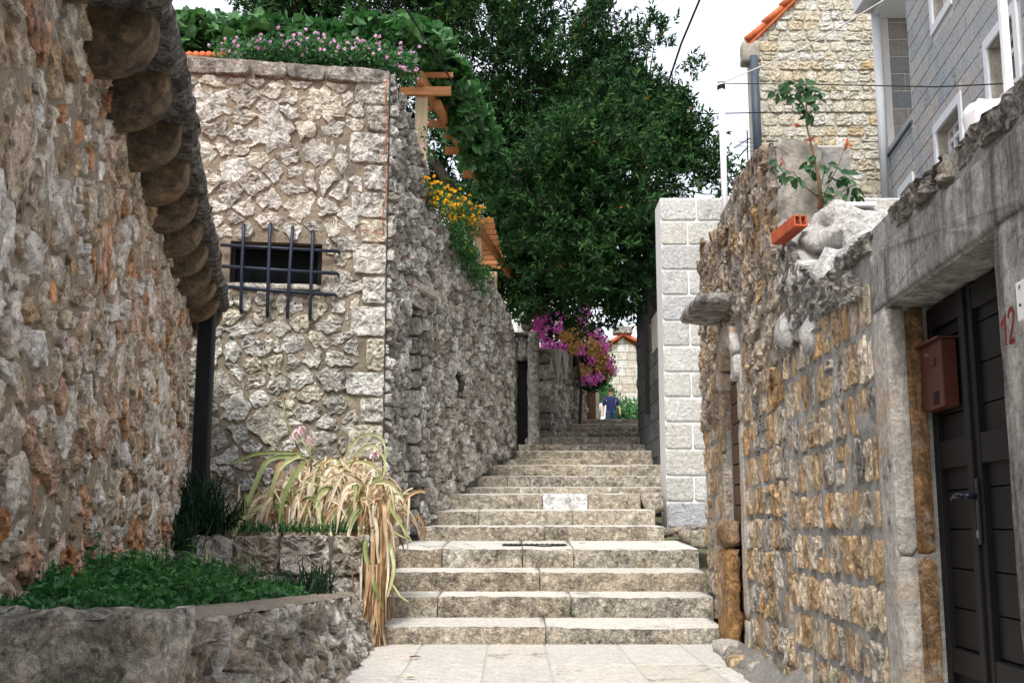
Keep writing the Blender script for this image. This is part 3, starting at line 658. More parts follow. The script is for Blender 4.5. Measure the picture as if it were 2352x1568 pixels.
for (a, b) in (((560, 515), (553, 714)), ((621, 513), (614, 722)), ((672, 520), (660, 725)), ((719, 530), (712, 730))):
    p_, q_ = WF.hit(*a, .1), WF.hit(*b, .1); mb = MB()
    mb.tube([WF.at(p_[0], p_[1], -.02), WF.at(p_[0], p_[1], .07), WF.at(p_[0], p_[1]-.04, .1), WF.at((p_[0]+q_[0])/2+.004, (p_[1]+q_[1])/2, .098), WF.at(q_[0], q_[1]+.04, .1), WF.at(q_[0], q_[1], .07), WF.at(q_[0], q_[1], -.02)], .020, 8)
    mb.build('window_bar', M['iron'], HB, smooth=True)
for (a, b) in (((506, 562), (781, 577)), ((510, 611), (779, 628)), ((522, 658), (774, 677))):
    p_, q_ = WF.hit(*a, .085), WF.hit(*b, .085); mb = MB(); mb.tube([WF.at(p_[0], p_[1], .08), WF.at((p_[0]+q_[0])/2, (p_[1]+q_[1])/2-.006, .085), WF.at(q_[0]+.02, q_[1], .08), WF.at(q_[0], q_[1], -.02)], .021, 8); mb.build('window_bar', M['iron'], HB, smooth=True)
# ---- side of that building, facing the lane
WS = Wall((-1.466, 12.9), (0, 19.88), 1)
topS = prof([(0, 6.42), (.5, 6.27), (1.0, 6.05), (1.66, 5.6), (1.9, 5.28)])
loS = prof([(0, .75), (1.3, .85), (2.0, 1.15), (3.2, 1.4), (4, 1.7), (6, 2.1), (7.2, 2.3)])
sh = (.95, 1.5, .8, 3.79)
slab(WS, 0.002, 1.9, .3, topS, .4, [sh], M['side_mortar'], HB, name='side_wall', amp=.02)
polys = rubble(.05, 1.88, .7, 6.4, .19, asp=1.25, gap=.02, top=topS, holes=[(sh[0]-.03, sh[1]+.03, sh[2], sh[3]+.05)], var=.5)
lay(WS, polys, HB, M['side_stone'], h=.035, hv=.6, limit=150, N=16, q=2, rough=1., wob=.4, freq=12, tilt=.4, ratio=.14)
mb = MB(); c_ = WS.at(1.35, 4.02, .07); V, F = stone_mesh(WS, [(.88, 3.99), (1.8, 3.99), (1.8, 4.08), (.88, 4.08)], .11, N=24, q=2, ratio=.03, rough=.1); mk('door_lintel', V, F, M['jamb_stone'], HB, smooth=False)
V, F = stone_mesh(WS, [(.9, 3.80), (1.62, 3.80), (1.62, 3.97), (.9, 3.97)], .02, N=24, q=2, ratio=.03, rough=.1); mk('door_lintel', V, F, M['jamb_stone'], HB, smooth=True)
WQ = Wall(tuple(WS.at(sh[1], 0, 0)[:2]), tuple(WS.at(sh[1], 0, -.4)[:2]), 1)
if WQ.n[1] > 0: WQ.n = -WQ.n
z = .95
while z < 3.8:
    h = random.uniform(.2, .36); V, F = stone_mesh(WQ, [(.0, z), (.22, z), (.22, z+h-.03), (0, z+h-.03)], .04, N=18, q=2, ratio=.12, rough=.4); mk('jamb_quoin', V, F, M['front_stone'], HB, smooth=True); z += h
mb = MB(); mb.box(WS.at(1.22, 2.3, -.37), (.6, .04, 3.1), ax=(WS.t[0], WS.t[1], 0)); mb.build('door', M['door'], HB)
# ---- garden wall carrying on up the lane
GW = thing('garden_wall', 'long rubble garden wall climbing beside the upper steps with yellow flowers over it', 'wall', WS.at(4.5, 1.4, 0))
topG = prof([(1.9, 5.26), (3.0, 5.15), (4.8, 5.05), (5.7, 4.98), (6.65, 4.7), (7.3, 4.5)])
wh0 = WS.hit(1043, 912); wh1 = WS.hit(1058, 858); wh = (wh0[0], wh1[0]+.12, wh0[1], wh1[1])
slab(WS, 1.905, 7.25, .3, topG, .4, [wh], M['side_mortar'], GW, amp=.03)
mb = MB(); mb.box(WS.at((wh[0]+wh[1])/2, (wh[2]+wh[3])/2, -.35), (wh[1]-wh[0], .04, wh[3]-wh[2]), ax=(WS.t[0], WS.t[1], 0)); mb.build('opening_back', M['mail_dark'], GW)
polys = rubble(1.92, 7.24, 1.0, 5.25, .19, asp=1.2, gap=.018, top=topG, lo=loS, holes=[wh], var=.5)
lay(WS, polys, GW, M['garden_stone'], h=.038, hv=.6, limit=300, N=16, q=2, rough=1., wob=.4, freq=12, tilt=.4, ratio=.14)
# ================================================================ PLANTERS
zl0 = P(805, 1362, 10.3).z; zl1 = P(255, 1430, 3.4).z; zlm = P(560, 1392, 5.6).z
PL = thing('low_planter_wall', 'low curved rubble planter wall with flat cement top in the left foreground', 'planter', (-1.3, 7, 0))
WP = Wall((-1.42, 10.35), (-1.17, 3.4), -1, batter=.30, ztop=.45)
topP = prof([(0, zl0), (WP.L*.68, zlm), (WP.L, zl1)])
slab(WP, 0, WP.L, -.5, lambda s: topP(s)-.02, .3, [], M['planter_mortar'], PL, amp=.05)
polys = rubble(.03, WP.L-.02, -.25, .9, .20, asp=1.2, gap=.014, top=lambda s: topP(s)-.02, var=.5)
polys = [p_ for p_ in polys if centroid(p_)[0] < 6.2 or True]
nearp = [p_ for p_ in polys if centroid(p_)[0] > 4.5]; farp = [p_ for p_ in polys if centroid(p_)[0] <= 4.5]
lay(WP, nearp, PL, M['planter'], h=.04, hv=.7, limit=110, N=30, q=3, rough=1., wob=.45, freq=13, tilt=.7, ratio=.13)
lay(WP, farp, PL, M['planter'], h=.04, hv=.7, limit=190, N=18, q=2, rough=1., wob=.45, freq=13, tilt=.7, ratio=.13)
# cement top
V = []; F = []; ns = 60
for i in range(ns+1):
    s = WP.L*i/ns
    for k, nn_ in enumerate((.045, .03, 0, -.14, -.3)):
        V.append(WP.at(s, topP(s)+(-.02, .0, .008, .012, .0)[k]+.008*noise.noise((s*4, k, 1)), nn_+(.02*noise.noise((s*9, k*.3, 2)) if k < 2 else 0)))
for i in range(ns):
    for k in range(4): F.append([i*5+k, i*5+k+1, (i+1)*5+k+1, (i+1)*5+k])
mk('cement_top', V, F, M['cement_cap'], PL, smooth=True)
# end blocks facing the viewer
e = WP.at(WP.L, 0, 0); rough_block((e[0]-.62, e[1]-.03, zl1-.36), (e[0]+.015, e[1]+.3, zl1+.02), M['end_stone'], 'end_block', PL, amp=.03, res=.03, round_=.014, rnd=.35)
rough_block((e[0]-1.2, e[1]-.02, zl1-.33), (e[0]-.635, e[1]+.6, zl1+.02), M['planter'], 'end_block', PL, amp=.02, res=.04)
rough_block((e[0]-.9, e[1]-.02, zl1-.8), (e[0]+.05, e[1]+.3, zl1-.375), M['planter'], 'end_block', PL, amp=.02, res=.05)
soil = MB(); V = []
for i in range(9):
    s = WP.L*i/8; a = WP.at(s, topP(s)-.03, -.28); y = a[1]; xl = -3.3+.21*(11.5-y)-.05
    V += [a, (xl, y, a[2]+.02)]
mk('soil', V, [[2*i, 2*i+2, 2*i+3, 2*i+1] for i in range(8)], M['soil'], PL)
# upper planter
zu = P(650, 1226, 10.6).z
UP = thing('upper_planter', 'squared stone planter holding the withered lily clump beside the first steps', 'planter', (-2.2, 10.6, .2))
xr = P(836, 1300, 10.6).x; xl = P(440, 1300, 10.6).x
WU = Wall((xr, 10.6), (xl-.3, 10.6), -1)
slab(WU, 0, WU.L, -.2, lambda s: zu-.02, .25, [], M['planter_mortar'], UP, amp=.02)
rws = [(zu-.01, zu-.36, [0, .30, .78, 1.2, 1.6, 2.0]), (zu-.37, zu-.72, [0, .34, .62, 1.02, 1.5, 2.0]), (zu-.73, zu-1.0, [0, .4, .9, 1.5])]
pp = []
for (zt, zb, ss) in rws:
    for a, b in zip(ss[:-1], ss[1:]): pp.append([(a+.012, zb), (b-.012, zb+random.uniform(-.02, .03)), (b-.012, zt), (a+.012, zt-random.uniform(0, .01))])
lay(WU, pp, UP, M['planter'], h=.028, N=34, q=3, ratio=.05, wob=.12, rough=1.3, freq=8, tilt=.1)
WU2 = Wall((xr, 10.6), (P(903, 1258, 12.7).x, 12.85), 1)
slab(WU2, .0, WU2.L, -.2, lambda s: zu-.02+.0*s, .25, [], M['planter_mortar'], UP, name='side_wall', amp=.02)
lay(WU2, rubble(0, WU2.L, -.05, zu-.01, .22, asp=1.2, gap=.02), UP, M['jamb_stone'], h=.03, N=16, q=2, rough=.6)
mk('soil', [(xl-.4, 10.6, zu-.05), (xr-.02, 10.6, zu-.05), (-1.45, 12.9, zu+.05), (xl-.6, 12.6, zu+.05)], [[0, 1, 2, 3]], M['soil'], UP)
# ================================================================ RIGHT WALLS
WR = Wall((1.75-.045*3, 3.), (1.75+.045*5.9, 11.9), -1)
RL = thing('old_stone_wall', 'low old stone wall on the right with heavy lintel over a black door', 'wall', WR.at(3, 0, 0))
dh = (.775, 2.10, -.6, 2.03)                    # the black door's opening
topR = prof([(0, 2.44), (3.3, 2.42), (3.8, 2.62), (4.45, 3.08)])
slab(WR, -3.2, 4.5, -.8, topR, .45, [dh], M['right_mortar'], RL, amp=.02)
lay(WR, coursed(-3.1, dh[0]-.44, -.6, 2.35, .25, .3, gap=.03), RL, M['right_stone'], h=.015, hv=.6, N=18, q=2, ratio=.09, wob=.2, rough=1.2)
inL = [(dh[0]-.42, dh[1]+.24, -.7, 2.33)]
polys = coursed(dh[1]+.24, 4.5, -.15, 2.2, .235, .20, gap=.040, jit=.012, wvar=.4, hvar=.08)
lay(WR, polys, RL, M['right_stone'], h=.010, hv=.6, N=24, q=2, ratio=.09, wob=.22, rough=1.2, freq=13, tilt=.10)
pt = rubble(.0, 4.5, 2.14, 3.2, .33, asp=1.4, gap=.012, top=topR, holes=[inL[0]])
lay(WR, pt, RL, M['dark_stone'], name='coping_stone', h=.018, N=32, q=3, ratio=.07, wob=.3, rough=1.6, freq=10, tilt=.12)
def rect(a, b, c, d): return [(a, c), (b, c), (b, d), (a, d)]
for (r_, m_, nm, lab) in ((rect(dh[0]-.5, dh[1]+.23, 2.035, 2.30), 'lintel_stone', 'door_lintel', 'streaked grey stone lintel'), (rect(dh[1]+.005, dh[1]+.225, -.6, 2.028), 'jamb_stone', 'door_jamb', 'smooth pale grey door jamb'),
                      (rect(dh[0]-.42, dh[0]-.003, -.6, 2.028), 'lintel_stone', 'door_jamb', 'grey door jamb with painted number')):
    V, F = stone_mesh(WR, r_, .012, N=64, q=2, ratio=.01, wob=.006, rough=.35, tilt=0, freq=6); mk(nm, V, F, M[m_], RL, smooth=True, label=lab)
# reveal stones of the far jamb, soffit, near edge
WJ = Wall(tuple(WR.at(dh[1], 0, .01)[:2]), tuple(WR.at(dh[1], 0, -.32)[:2]), 1)
if WJ.n[1] > 0: WJ.n = -WJ.n
zj = -.5
for (a, b) in ((-.5, .9), (.91, 2.02)):
    V, F = stone_mesh(WJ, rect(0, .085, a, b), .012, N=50, q=2, ratio=.02, wob=.01, rough=.4, freq=16, tilt=0); mk('reveal_stone', V, F, M['jamb_stone'], RL, smooth=True)
    V, F = stone_mesh(WJ, rect(.086, .165, a, b), .008, N=50, q=2, ratio=.02, wob=.02, rough=1.2, freq=22, tilt=0); mk('reveal_stone', V, F, M['jamb_rust'], RL, smooth=True, label='rough rust-stained inner edge of the jamb')
mb = MB(); mb.box(WR.at((dh[0]+dh[1])/2, 2.03, -.222), (dh[1]-dh[0]+.02, .44, .02), ax=(WR.t[0], WR.t[1], 0)); mb.build('soffit', M['lintel_stone'], RL)
# the door: two leaves of framed boards
DR = thing('house_door', 'black double door with horizontal panels recessed in the right wall', 'door', WR.at((dh[0]+dh[1])/2, -.4, -.3))
t3 = (WR.t[0], WR.t[1], 0); zb_, zt_ = -.45, 2.0
def leafd(sa, sb, handle):
    mb = MB(); st = .075
    mb.box(WR.at(sa+st/2, (zb_+zt_)/2, -.20), (st, .05, zt_-zb_), ax=t3); mb.box(WR.at(sb-st/2, (zb_+zt_)/2, -.20), (st, .05, zt_-zb_), ax=t3)
    for (za, zc) in ((zt_-.1, zt_), (1.3-.02, 1.30+.10), (.42, .52), (zb_, zb_+.15)): mb.box(WR.at((sa+sb)/2, (za+zc)/2, -.203), (sb-sa-2*st, .048, zc-za), ax=t3)
    fo = mb.build('door_leaf', M['door'], DR, bevel=.004)
    z = zb_+.15
    while z < zt_-.12:
        h = .165; mb = MB(); mb.box(WR.at((sa+sb)/2, z+h/2, -.215), (sb-sa-2*st-.004, .03, h-.005), ax=t3); mb.build('panel', M['door'], DR, bevel=.005); z += h
smid = 1.62
mb = MB(); mb.box(WR.at((dh[0]+dh[1])/2, (zb_+zt_)/2-.05, -.245), (dh[1]-dh[0]+.1, .03, zt_-zb_+.2), ax=t3); mb.build('backing', M['door'], DR)
leafd(dh[0]-.05, smid-.004, True); leafd(smid+.004, dh[1]+.02, False)
mb = MB(); mb.box(WR.at(smid, (zb_+zt_)/2, -.172), (.05, .02, zt_-zb_), ax=t3); mb.build('astragal', M['door'], DR, bevel=.004)
hs, hz_ = smid-.03, WR.hit(2215, 1140, -.15)[1]
mb = MB(); mb.box(WR.at(hs, hz_-.06, -.17), (.045, .012, .26), ax=t3); mb.build('handle_plate', M['handle'], DR, bevel=.004)
mb = MB(); mb.tube([WR.at(hs, hz_, -.17), WR.at(hs, hz_, -.11)], .012); mb.tube([WR.at(hs-.005, hz_, -.11), WR.at(hs+.05, hz_+.003, -.105), WR.at(hs+.12, hz_-.01, -.11)], [.013, .012, .009]); mb.build('handle', M['handle'], DR, smooth=True)
mb = MB(); mb.box(WR.at(hs, hz_-.15, -.163), (.014, .004, .03), ax=t3); mb.build('keyhole', M['steel'], DR)
# mailbox hung on the near corner of the reveal
MX = thing('mailbox', 'rusty brown metal mailbox hanging in the black door recess', 'mailbox', WR.at(1.95, 1.5, -.15))
mz0, mz1 = WR.hit(2135, 942, -.12)[1], WR.hit(2135, 788, -.12)[1]; mzc = (mz0+mz1)/2; mh = mz1-mz0; ms = 1.92
def mxp(a, n_, c): return Vector(WR.at(ms-a, mzc+c, n_-.147))
mb = MB(); mb.box(mxp(0, -.01, 0), (.29, .065, mh), ax=t3); mb.build('body', M['mailbox'], MX, bevel=.004)
mb = MB(); mb.box(mxp(0, -.003, mh/2+.006), (.32, .09, .010), ax=t3); mb.build('lid', M['mailbox'], MX, bevel=.002)
mb = MB()
for k in range(5): mb.box(mxp(.02+k*.016, .0235, -.10), (.007, .003, .055), ax=t3)
mb.build('vent_slot', M['mail_dark'], MX)
mb = MB(); mb.box(mxp(.04, .026, .06), (.045, .008, .032), ax=t3); mb.build('name_tab', M['mailbox'], MX, bevel=.002)
mb = MB(); mb.tube([mxp(-.04, .02, .10), mxp(-.04, .03, .10)], .008); mb.build('lock', M['steel'], MX)
# painted number twelve on the near jamb
def stroke(W, pts, wid, n0, mat, parent, name):
    mb = MB(); Q = [W.at(s, z, n0) for s, z in pts]; mb.ribbon(Q, wid, (W.n[0], W.n[1], 0), fold=0); return mb.build(name, mat, parent)
one = [(2301, 748), (2306, 740), (2312, 722), (2311, 745), (2314, 793)]; two = [(2318, 730), (2321, 713), (2327, 708), (2331, 718), (2330, 738), (2322, 790), (2326, 786), (2333, 778)]
for gl in (one, two):
    pts = [WR.hit(u, v, .02) for u, v in gl]; o = stroke(WR, pts, .009, .024, M['paint_red'], RL, 'painted_digit')
# number plate at the frame edge with its worn digits
pc = WR.hit(2384, 680, .06); mb = MB(); mb.box(WR.at(pc[0]-.0, pc[1], .075), (.20, .02, .12), ax=t3)
NP = tag(mb.build('number_plate', M['white_render'], None, bevel=.003), 'off-white house number plate beside the red painted number at the right edge', 'house number')
for gl in ([(2349, 655), (2346, 664)], [(2347, 700), (2352, 701)], [(2362, 655), (2366, 668), (2360, 690), (2372, 690)]):
    o = stroke(WR, [WR.hit(u, v, .08) for u, v in gl], .004, .089, M['mail_dark'], NP, 'digit')
# ---- tall part with the arched doorway
RT = thing('tall_old_wall', 'higher ruined stone wall with narrow arched doorway right of the steps', 'wall', WR.at(7, 0, 0))
ah = (6.48, 7.30, -.02, 2.60)
topT = prof([(4.5, 3.60), (4.8, 3.72), (5.4, 3.86), (6.2, 3.9), (7.3, 3.86), (8.1, 3.8), (8.3, 3.9), (8.7, 4.05), (8.91, 4.02)])
slab(WR, 4.505, 8.9, -.3, topT, .5, [ah], M['right_mortar'], RT, amp=.03)
polys = coursed(4.52, 8.88, -.1, 2.0, .235, .22, gap=.03, hvar=.1, holes=[(ah[0]-.2, ah[1]+.26, -.2, 2.7)], jit=.018)
lay(WR, polys, RT, M['right_stone'], h=.012, hv=.6, N=22, q=2, ratio=.09, wob=.28, rough=1.2, freq=12, tilt=.12)
polys = rubble(4.52, 8.88, 2.0, 4.05, .28, asp=1.35, gap=.016, top=topT, holes=[(ah[0]-.2, ah[1]+.26, 1.9, 2.75)])
lay(WR, polys, RT, M['tall_stone'], h=.021, hv=.6, N=28, q=3, ratio=.12, wob=.4, rough=1.2, freq=9, tilt=.25)
for (a, b) in ((-.02, .3), (.31, 1.9), (1.91, 2.35)):
    V, F = stone_mesh(WR, rect(ah[0]-.19, ah[0]-.0, a, b), .022, N=40, q=2, ratio=.05, wob=.02, rough=.3, tilt=0); mk('jamb_stone', V, F, M['jamb_stone'], RT, smooth=True)
for (a, b) in ((-.02, 1.0), (1.01, 1.7), (1.71, 2.3)):
    V, F = stone_mesh(WR, rect(ah[1]+.0, ah[1]+.25, a, b), .035, N=30, q=2, ratio=.08, wob=.05, rough=.5, tilt=0); mk('jamb_stone', V, F, M['tall_stone'], RT, smooth=True)
# arch stones bending over the opening
for k in range(7):
    a0 = math.pi*k/7; a1 = math.pi*(k+1)/7-.03; cs = (ah[0]+ah[1])/2; ra, rb_ = .36, .58
    V, F = stone_mesh(WR, [(cs-ra*math.cos(a0), 2.25+ra*math.sin(a0)), (cs-ra*math.cos(a1), 2.25+ra*math.sin(a1)), (cs-rb_*math.cos(a1), 2.25+rb_*math.sin(a1)), (cs-rb_*math.cos(a0), 2.25+rb_*math.sin(a0))], .06, N=16, q=2, ratio=.12, rough=.4, tilt=0)
    mk('arch_stone', V, F, M['jamb_stone'], RT, smooth=True)
hd = thing('arch_door', 'brown slatted door inside the narrow arched opening', 'door', WR.at(6.9, 0, -.2))
mb = MB(); mb.box(WR.at(6.89, 1.3, -.09), (.84, .03, 2.6), ax=t3); mb.build('backing', M['mail_dark'], hd)
z = -.02
while z < 2.6:
    for q_ in (0, 1):
        mb = MB(); mb.box(WR.at(6.69+q_*.40, z+.09, -.055), (.385, .035, .165), ax=t3); mb.build('panel', M['door_brown'], hd, bevel=.008)
    z += .178
HS = lump(WR.at(7.1, 2.98, .14), (.36, .62, .05), M['lintel_stone'], 'hood_slab', None); bpy.data.objects.remove(HS); HS = rough_block((WR.at(6.9, 0, .36)[0], WR.at(6.45, 0, 0)[1], 2.90), (WR.at(6.9, 0, -.1)[0], WR.at(7.5, 0, 0)[1], 3.0), M['lintel_stone'], 'hood_slab', None, amp=.018, res=.05, round_=.012, freq=5); tag(HS, 'thick stone slab jutting out above the arched doorway like a hood', 'stone slab')
# low pier in front of the arched doorway
PR = thing('stone_pier', 'short orange stone pier standing at the side of the arched doorway', 'pier', WR.at(7.4, 0, .15))
pa = WR.at(7.55, 0, .26); rough_block((1.83, 9.85, -.02), (1.83+.12, 9.85+.55, .86), M['jamb_rust'], 'pier_stone', PR, amp=.03, res=.06, rnd=.2)
rough_block((1.82, 9.85-.02, .87), (1.83+.12, 9.85+.5, 1.1), M['jamb_rust'], 'cap_stone', PR, amp=.02, res=.05, rnd=.9, label='red-daubed cap stone')
rough_block((WR.at(6.6, 0, .2)[0], WR.at(6.6, 0, .2)[1], -.03), (WR.at(6.6, 0, .2)[0]+.25, WR.at(6.6, 0, .2)[1]+.5, .1), M['jamb_stone'], 'step_stone', RT, amp=.02)
# plastered broken end of the tall wall and masses behind it
e = WR.at(4.5, 0, 0)
rough_block((e[0]+.03, e[1]-.05, 2.6), (e[0]+.30, e[1]+.4, 3.66), M['plaster'], 'broken_end', RT, amp=.06, res=.05, label='pale plastered broken end of the wall')
rough_block((e[0]+.0, e[1]-.2, 2.5), (e[0]+.36, e[1]-.02, 3.0), M['lump'], 'broken_end', RT, amp=.08, res=.05)
q = P(1905, 445, 8.0); rough_block((q.x-.16, 7.9, 2.6), (q.x+.16, 8.3, q.z+.1), M['dark_stone'], 'rubble_stump', RT, amp=.05, res=.06)
# cement lump on top where the wall steps down
CL = lump((P(1945, 560, 7.1).x, 7.05, P(1945, 558, 7.1).z), (.30, .42, .22), M['lump'], 'cement_lump', None, amp=.28, freq=1.8, n=(36, 20)); tag(CL, 'cracked whitish cement boulder capping the wall under the rose', 'cement lump')
BK = rough_block((2.16, 4.5, 1.6), (2.9, 7.4, 2.36), M['plaster'], 'cement_fill', RL, amp=.05, res=.15)
rough_block((WR.at(3.6, 0, 0)[0]+.02, WR.at(3.6, 0, 0)[1]-.6, 2.1), (WR.at(3.6, 0, 0)[0]+.75, WR.at(3.6, 0, 0)[1]+.9, 2.62), M['lump'], 'cement_fill', RL, amp=.12, res=.07, freq=4)
q = P(1962, 478, 6.9); mb = MB(); mb.box((q.x, 6.9, q.z), (.22, .2, .022)); tag(mb.build('marble_offcut', M['white_paint'], None, bevel=.003), 'thin white marble offcut lying on the cement lump', 'stone offcut')
# hollow red brick
HBk = thing('hollow_brick', 'orange hollow clay brick lying on the step of the right wall', 'brick', P(1818, 520, 7.2))
ca = P(1832, 506, 6.9); dirv = (P(1795, 555, 7.7)-ca); dirv = Vector((-.02, .30, -.06)).normalized(); dirv = Vector((-.36, .9, -.24)).normalized(); sdv = Vector((1, .1, 0)).normalized(); upv = sdv.cross(dirv).normalized()
def bx(c, sx, sl, sz): 
    mb = MB(); c = Vector(c); V = []
    for k in (-.5, .5):
        for j in (0, 1):
            for i in (-.5, .5): V.append(c+sdv*sx*i+dirv*sl*j+upv*sz*k)
    mb.add(V, [[0, 2, 3, 1], [4, 5, 7, 6], [0, 1, 5, 4], [2, 6, 7, 3], [0, 4, 6, 2], [1, 3, 7, 5]]); return mb
bw, bhh, bl = .075, .068, .26; t_ = .010
for (ox, oz, sx, sz) in ((0, bhh/2, bw, t_), (0, -bhh/2, bw, t_), (-bw/2, 0, t_, bhh), (0, 0, t_, bhh), (bw/2, 0, t_, bhh)):
    bx(ca+sdv*(ox+.02)+upv*oz, sx if sx != bw else bw+t_, bl, sz if sz != bhh else bhh-t_-.002).build('brick_web', M['brick_red'], HBk)
# rose
RS = thing('rose_bush', 'lanky rose growing from the wall top with a high leafy tip', 'rose bush', P(1885, 478, 7.3))
D_ = 7.3
def pl(*uv): return [P(u, v, D_) for u, v in uv]
mb = MB()
for pts, r_ in ((pl((1890, 480), (1878, 420), (1868, 350), (1855, 290), (1848, 240), (1838, 215)), [.013, .010, .008, .006, .005, .004]), (pl((1882, 480), (1886, 440), (1884, 400)), [.013, .012, .010]), (pl((1886, 450), (1850, 425), (1820, 400), (1800, 385)), [.005, .004, .003, .003]),
                (pl((1893, 450), (1905, 420), (1925, 380), (1943, 328)), [.005, .004, .003, .003]), (pl((1895, 460), (1925, 445), (1950, 430)), [.005, .004, .003]), (pl((1885, 430), (1895, 400), (1900, 380)), [.005, .004, .003])):
    pts = [p_+Vector((0, random.uniform(-.05, .05), 0)) for p_ in pts]; MB().tube(pts, r_, 7).build('stem', M['rose_stem'], RS, smooth=True)
def leaf_shape(c, d, n, L, wd, r, mb, lobed=False):
    d = d.normalized(); n = (n-d*n.dot(d)).normalized(); a = d.cross(n)
    if lobed: V = [c, c+d*L*.12+a*wd*.45+n*L*.03, c+d*L*.5+a*wd*.5, c+d*L, c+d*L*.5-a*wd*.5, c+d*L*.12-a*wd*.45+n*L*.03, c+d*L*.5-n*L*.06]; F = [[0, 1, 6], [1, 2, 6], [2, 3, 6], [3, 4, 6], [4, 5, 6], [5, 0, 6]]
    else: V = [c, c+d*L*.3+a*wd*.42+n*L*.06, c+d*L*.7+a*wd*.34+n*L*.03, c+d*L-n*L*.06, c+d*L*.7-a*wd*.34+n*L*.03, c+d*L*.3-a*wd*.42+n*L*.06]; F = [[0, 1, 2, 3], [0, 3, 4, 5]]
    mb.add(V, F, r)
def rv(): return Vector((random.gauss(0, 1), random.gauss(0, 1), random.gauss(0, 1))).normalized()
mb = MB()
for (u, v, n, sp) in ((1815, 200, 9, .05), (1845, 205, 14, .07), (1870, 225, 10, .05), (1862, 250, 8, .05), (1830, 235, 8, .05), (1790, 205, 6, .03), (1855, 195, 8, .04), (1795, 400, 5, .04), (1830, 405, 5, .03), (1862, 375, 6, .05), (1885, 385, 8, .05), (1915, 400, 8, .05), (1935, 400, 6, .04), (1950, 430, 9, .05), (1970, 440, 5, .03), (1895, 440, 8, .05), (1780, 378, 3, .03)):
    for k in range(n):
        c = P(u, v, D_)+rv()*sp; leaf_shape(c, Vector((random.gauss(0, 1), random.gauss(0, .6), -1.0+random.random()*.8)), rv()+Vector((0, -1, .8)), random.uniform(.06, .10), random.uniform(.045, .065), random.random(), mb)
mb.build('foliage', M['rose_leaf'], RS, kind='stuff')
mb = MB()
for (u, v, n, sp) in ((1828, 285, 3, .02), (1945, 330, 7, .03), (1855, 320, 3, .02), (1797, 372, 3, .02)):
    for k in range(n): leaf_shape(P(u, v, D_)+rv()*sp*.5, rv()+Vector((0, 0, -.2)), rv(), .05, .022, random.random(), mb)
mb.build('red_leaf', M['rose_red'], RS)
# cement skirt along the wall base
V = []; F = []; ns = 50
for i in range(ns+1):
    s = 2.3+4.4*i/ns; wd = .10+.20*max(0, noise.noise((s*1.3, 4, 0))+.35)*np.interp(s, [2.3, 4.5, 6.4, 6.7], [.6, 1, 1, .3])
    for k, (n_, z_) in enumerate(((-.02, .34), (.05, .22), (.45, .06), (.8, .02), (1.0, -.03))):
        V.append(WR.at(s, pz(3+s)+(z_ if k else z_*.6)*(1+.6*noise.noise((s*5, k, 0)))*wd*3, (.03+wd*n_*1.2 if k else -.01)+.03*noise.noise((s*7, k*2, 1))))
for i in range(ns):
    for k in range(4): F.append([i*5+k, i*5+k+1, (i+1)*5+k+1, (i+1)*5+k])
mk('cement_skirt', V, F, M['cement'], RL, smooth=True)
for k in range(7):
    s = 5.6+k*.18; lump(WR.at(s, pz(3+s)+.02, .10+random.uniform(-.04, .06)), (.09, .11, .07), M['cement'] if k % 2 else M['right_stone'], 'footing_stone', RL, n=(12, 7))
# ================================================================ WHITE BLOCK TERRACE
WB = Wall((P(1526, 900, 15.9).x, 15.9), (6.6, 15.9), 1)
WT = thing('white_block_wall', 'terrace wall of rough white blocks with pale joints ending in a pillar at the steps', 'wall', (2.1, 15.9, 1.0))
zrow = [P(1560, v, 15.9).z for v in (1212, 1152, 1093, 1032, 970, 912, 855, 795, 737, 678, 620, 563, 508, 455)]
ztp = zrow[-1]+.0
mb = MB(); mb.box((WB.p[0]+(6.6-WB.p[0])/2, 16.2, (zrow[0]+ztp)/2), (6.6-WB.p[0], .59, ztp-zrow[0])); mb.build('wall', M['white_joint'], WT)
for k in range(len(zrow)-1):
    s = 0; i = 0
    while s < WB.L-.05:
        if k % 2: L_ = [.385, .55, .6][min(i, 2)] if i < 3 else random.uniform(.45, .8)
        else: L_ = [.62, .5][min(i, 1)] if i < 2 else random.uniform(.45, .8)
        if k == 12 and i == 0: L_ = .52
        b = min(s+L_, WB.L); p_ = [(s+.002+(.006 if i else 0), zrow[k]+.014), (b-.014, zrow[k]+.014), (b-.014, zrow[k+1]-.014), (s+.002+(.006 if i else 0), zrow[k+1]-.014)]
        V, F = stone_mesh(WB, p_, .018, N=34, q=3, ratio=.03, wob=.006, rough=.3, freq=18, tilt=0); mk('block', V, F, M['white_block'], WT, smooth=True)
        s = b; i += 1
rough_block((WB.p[0]+.05, 15.75, .7), (WB.p[0]+.8, 16.4, zrow[0]-.01), M['dark_stone'], 'footing', WT, amp=.05)
# small kerb stones at the end of the landing
rough_block((P(1580, 1230, 14.0).x, 13.9, .8), (P(1605, 1230, 14).x+.2, 14.7, 1.0), M['riser'], 'kerb_stone', RT, amp=.05)
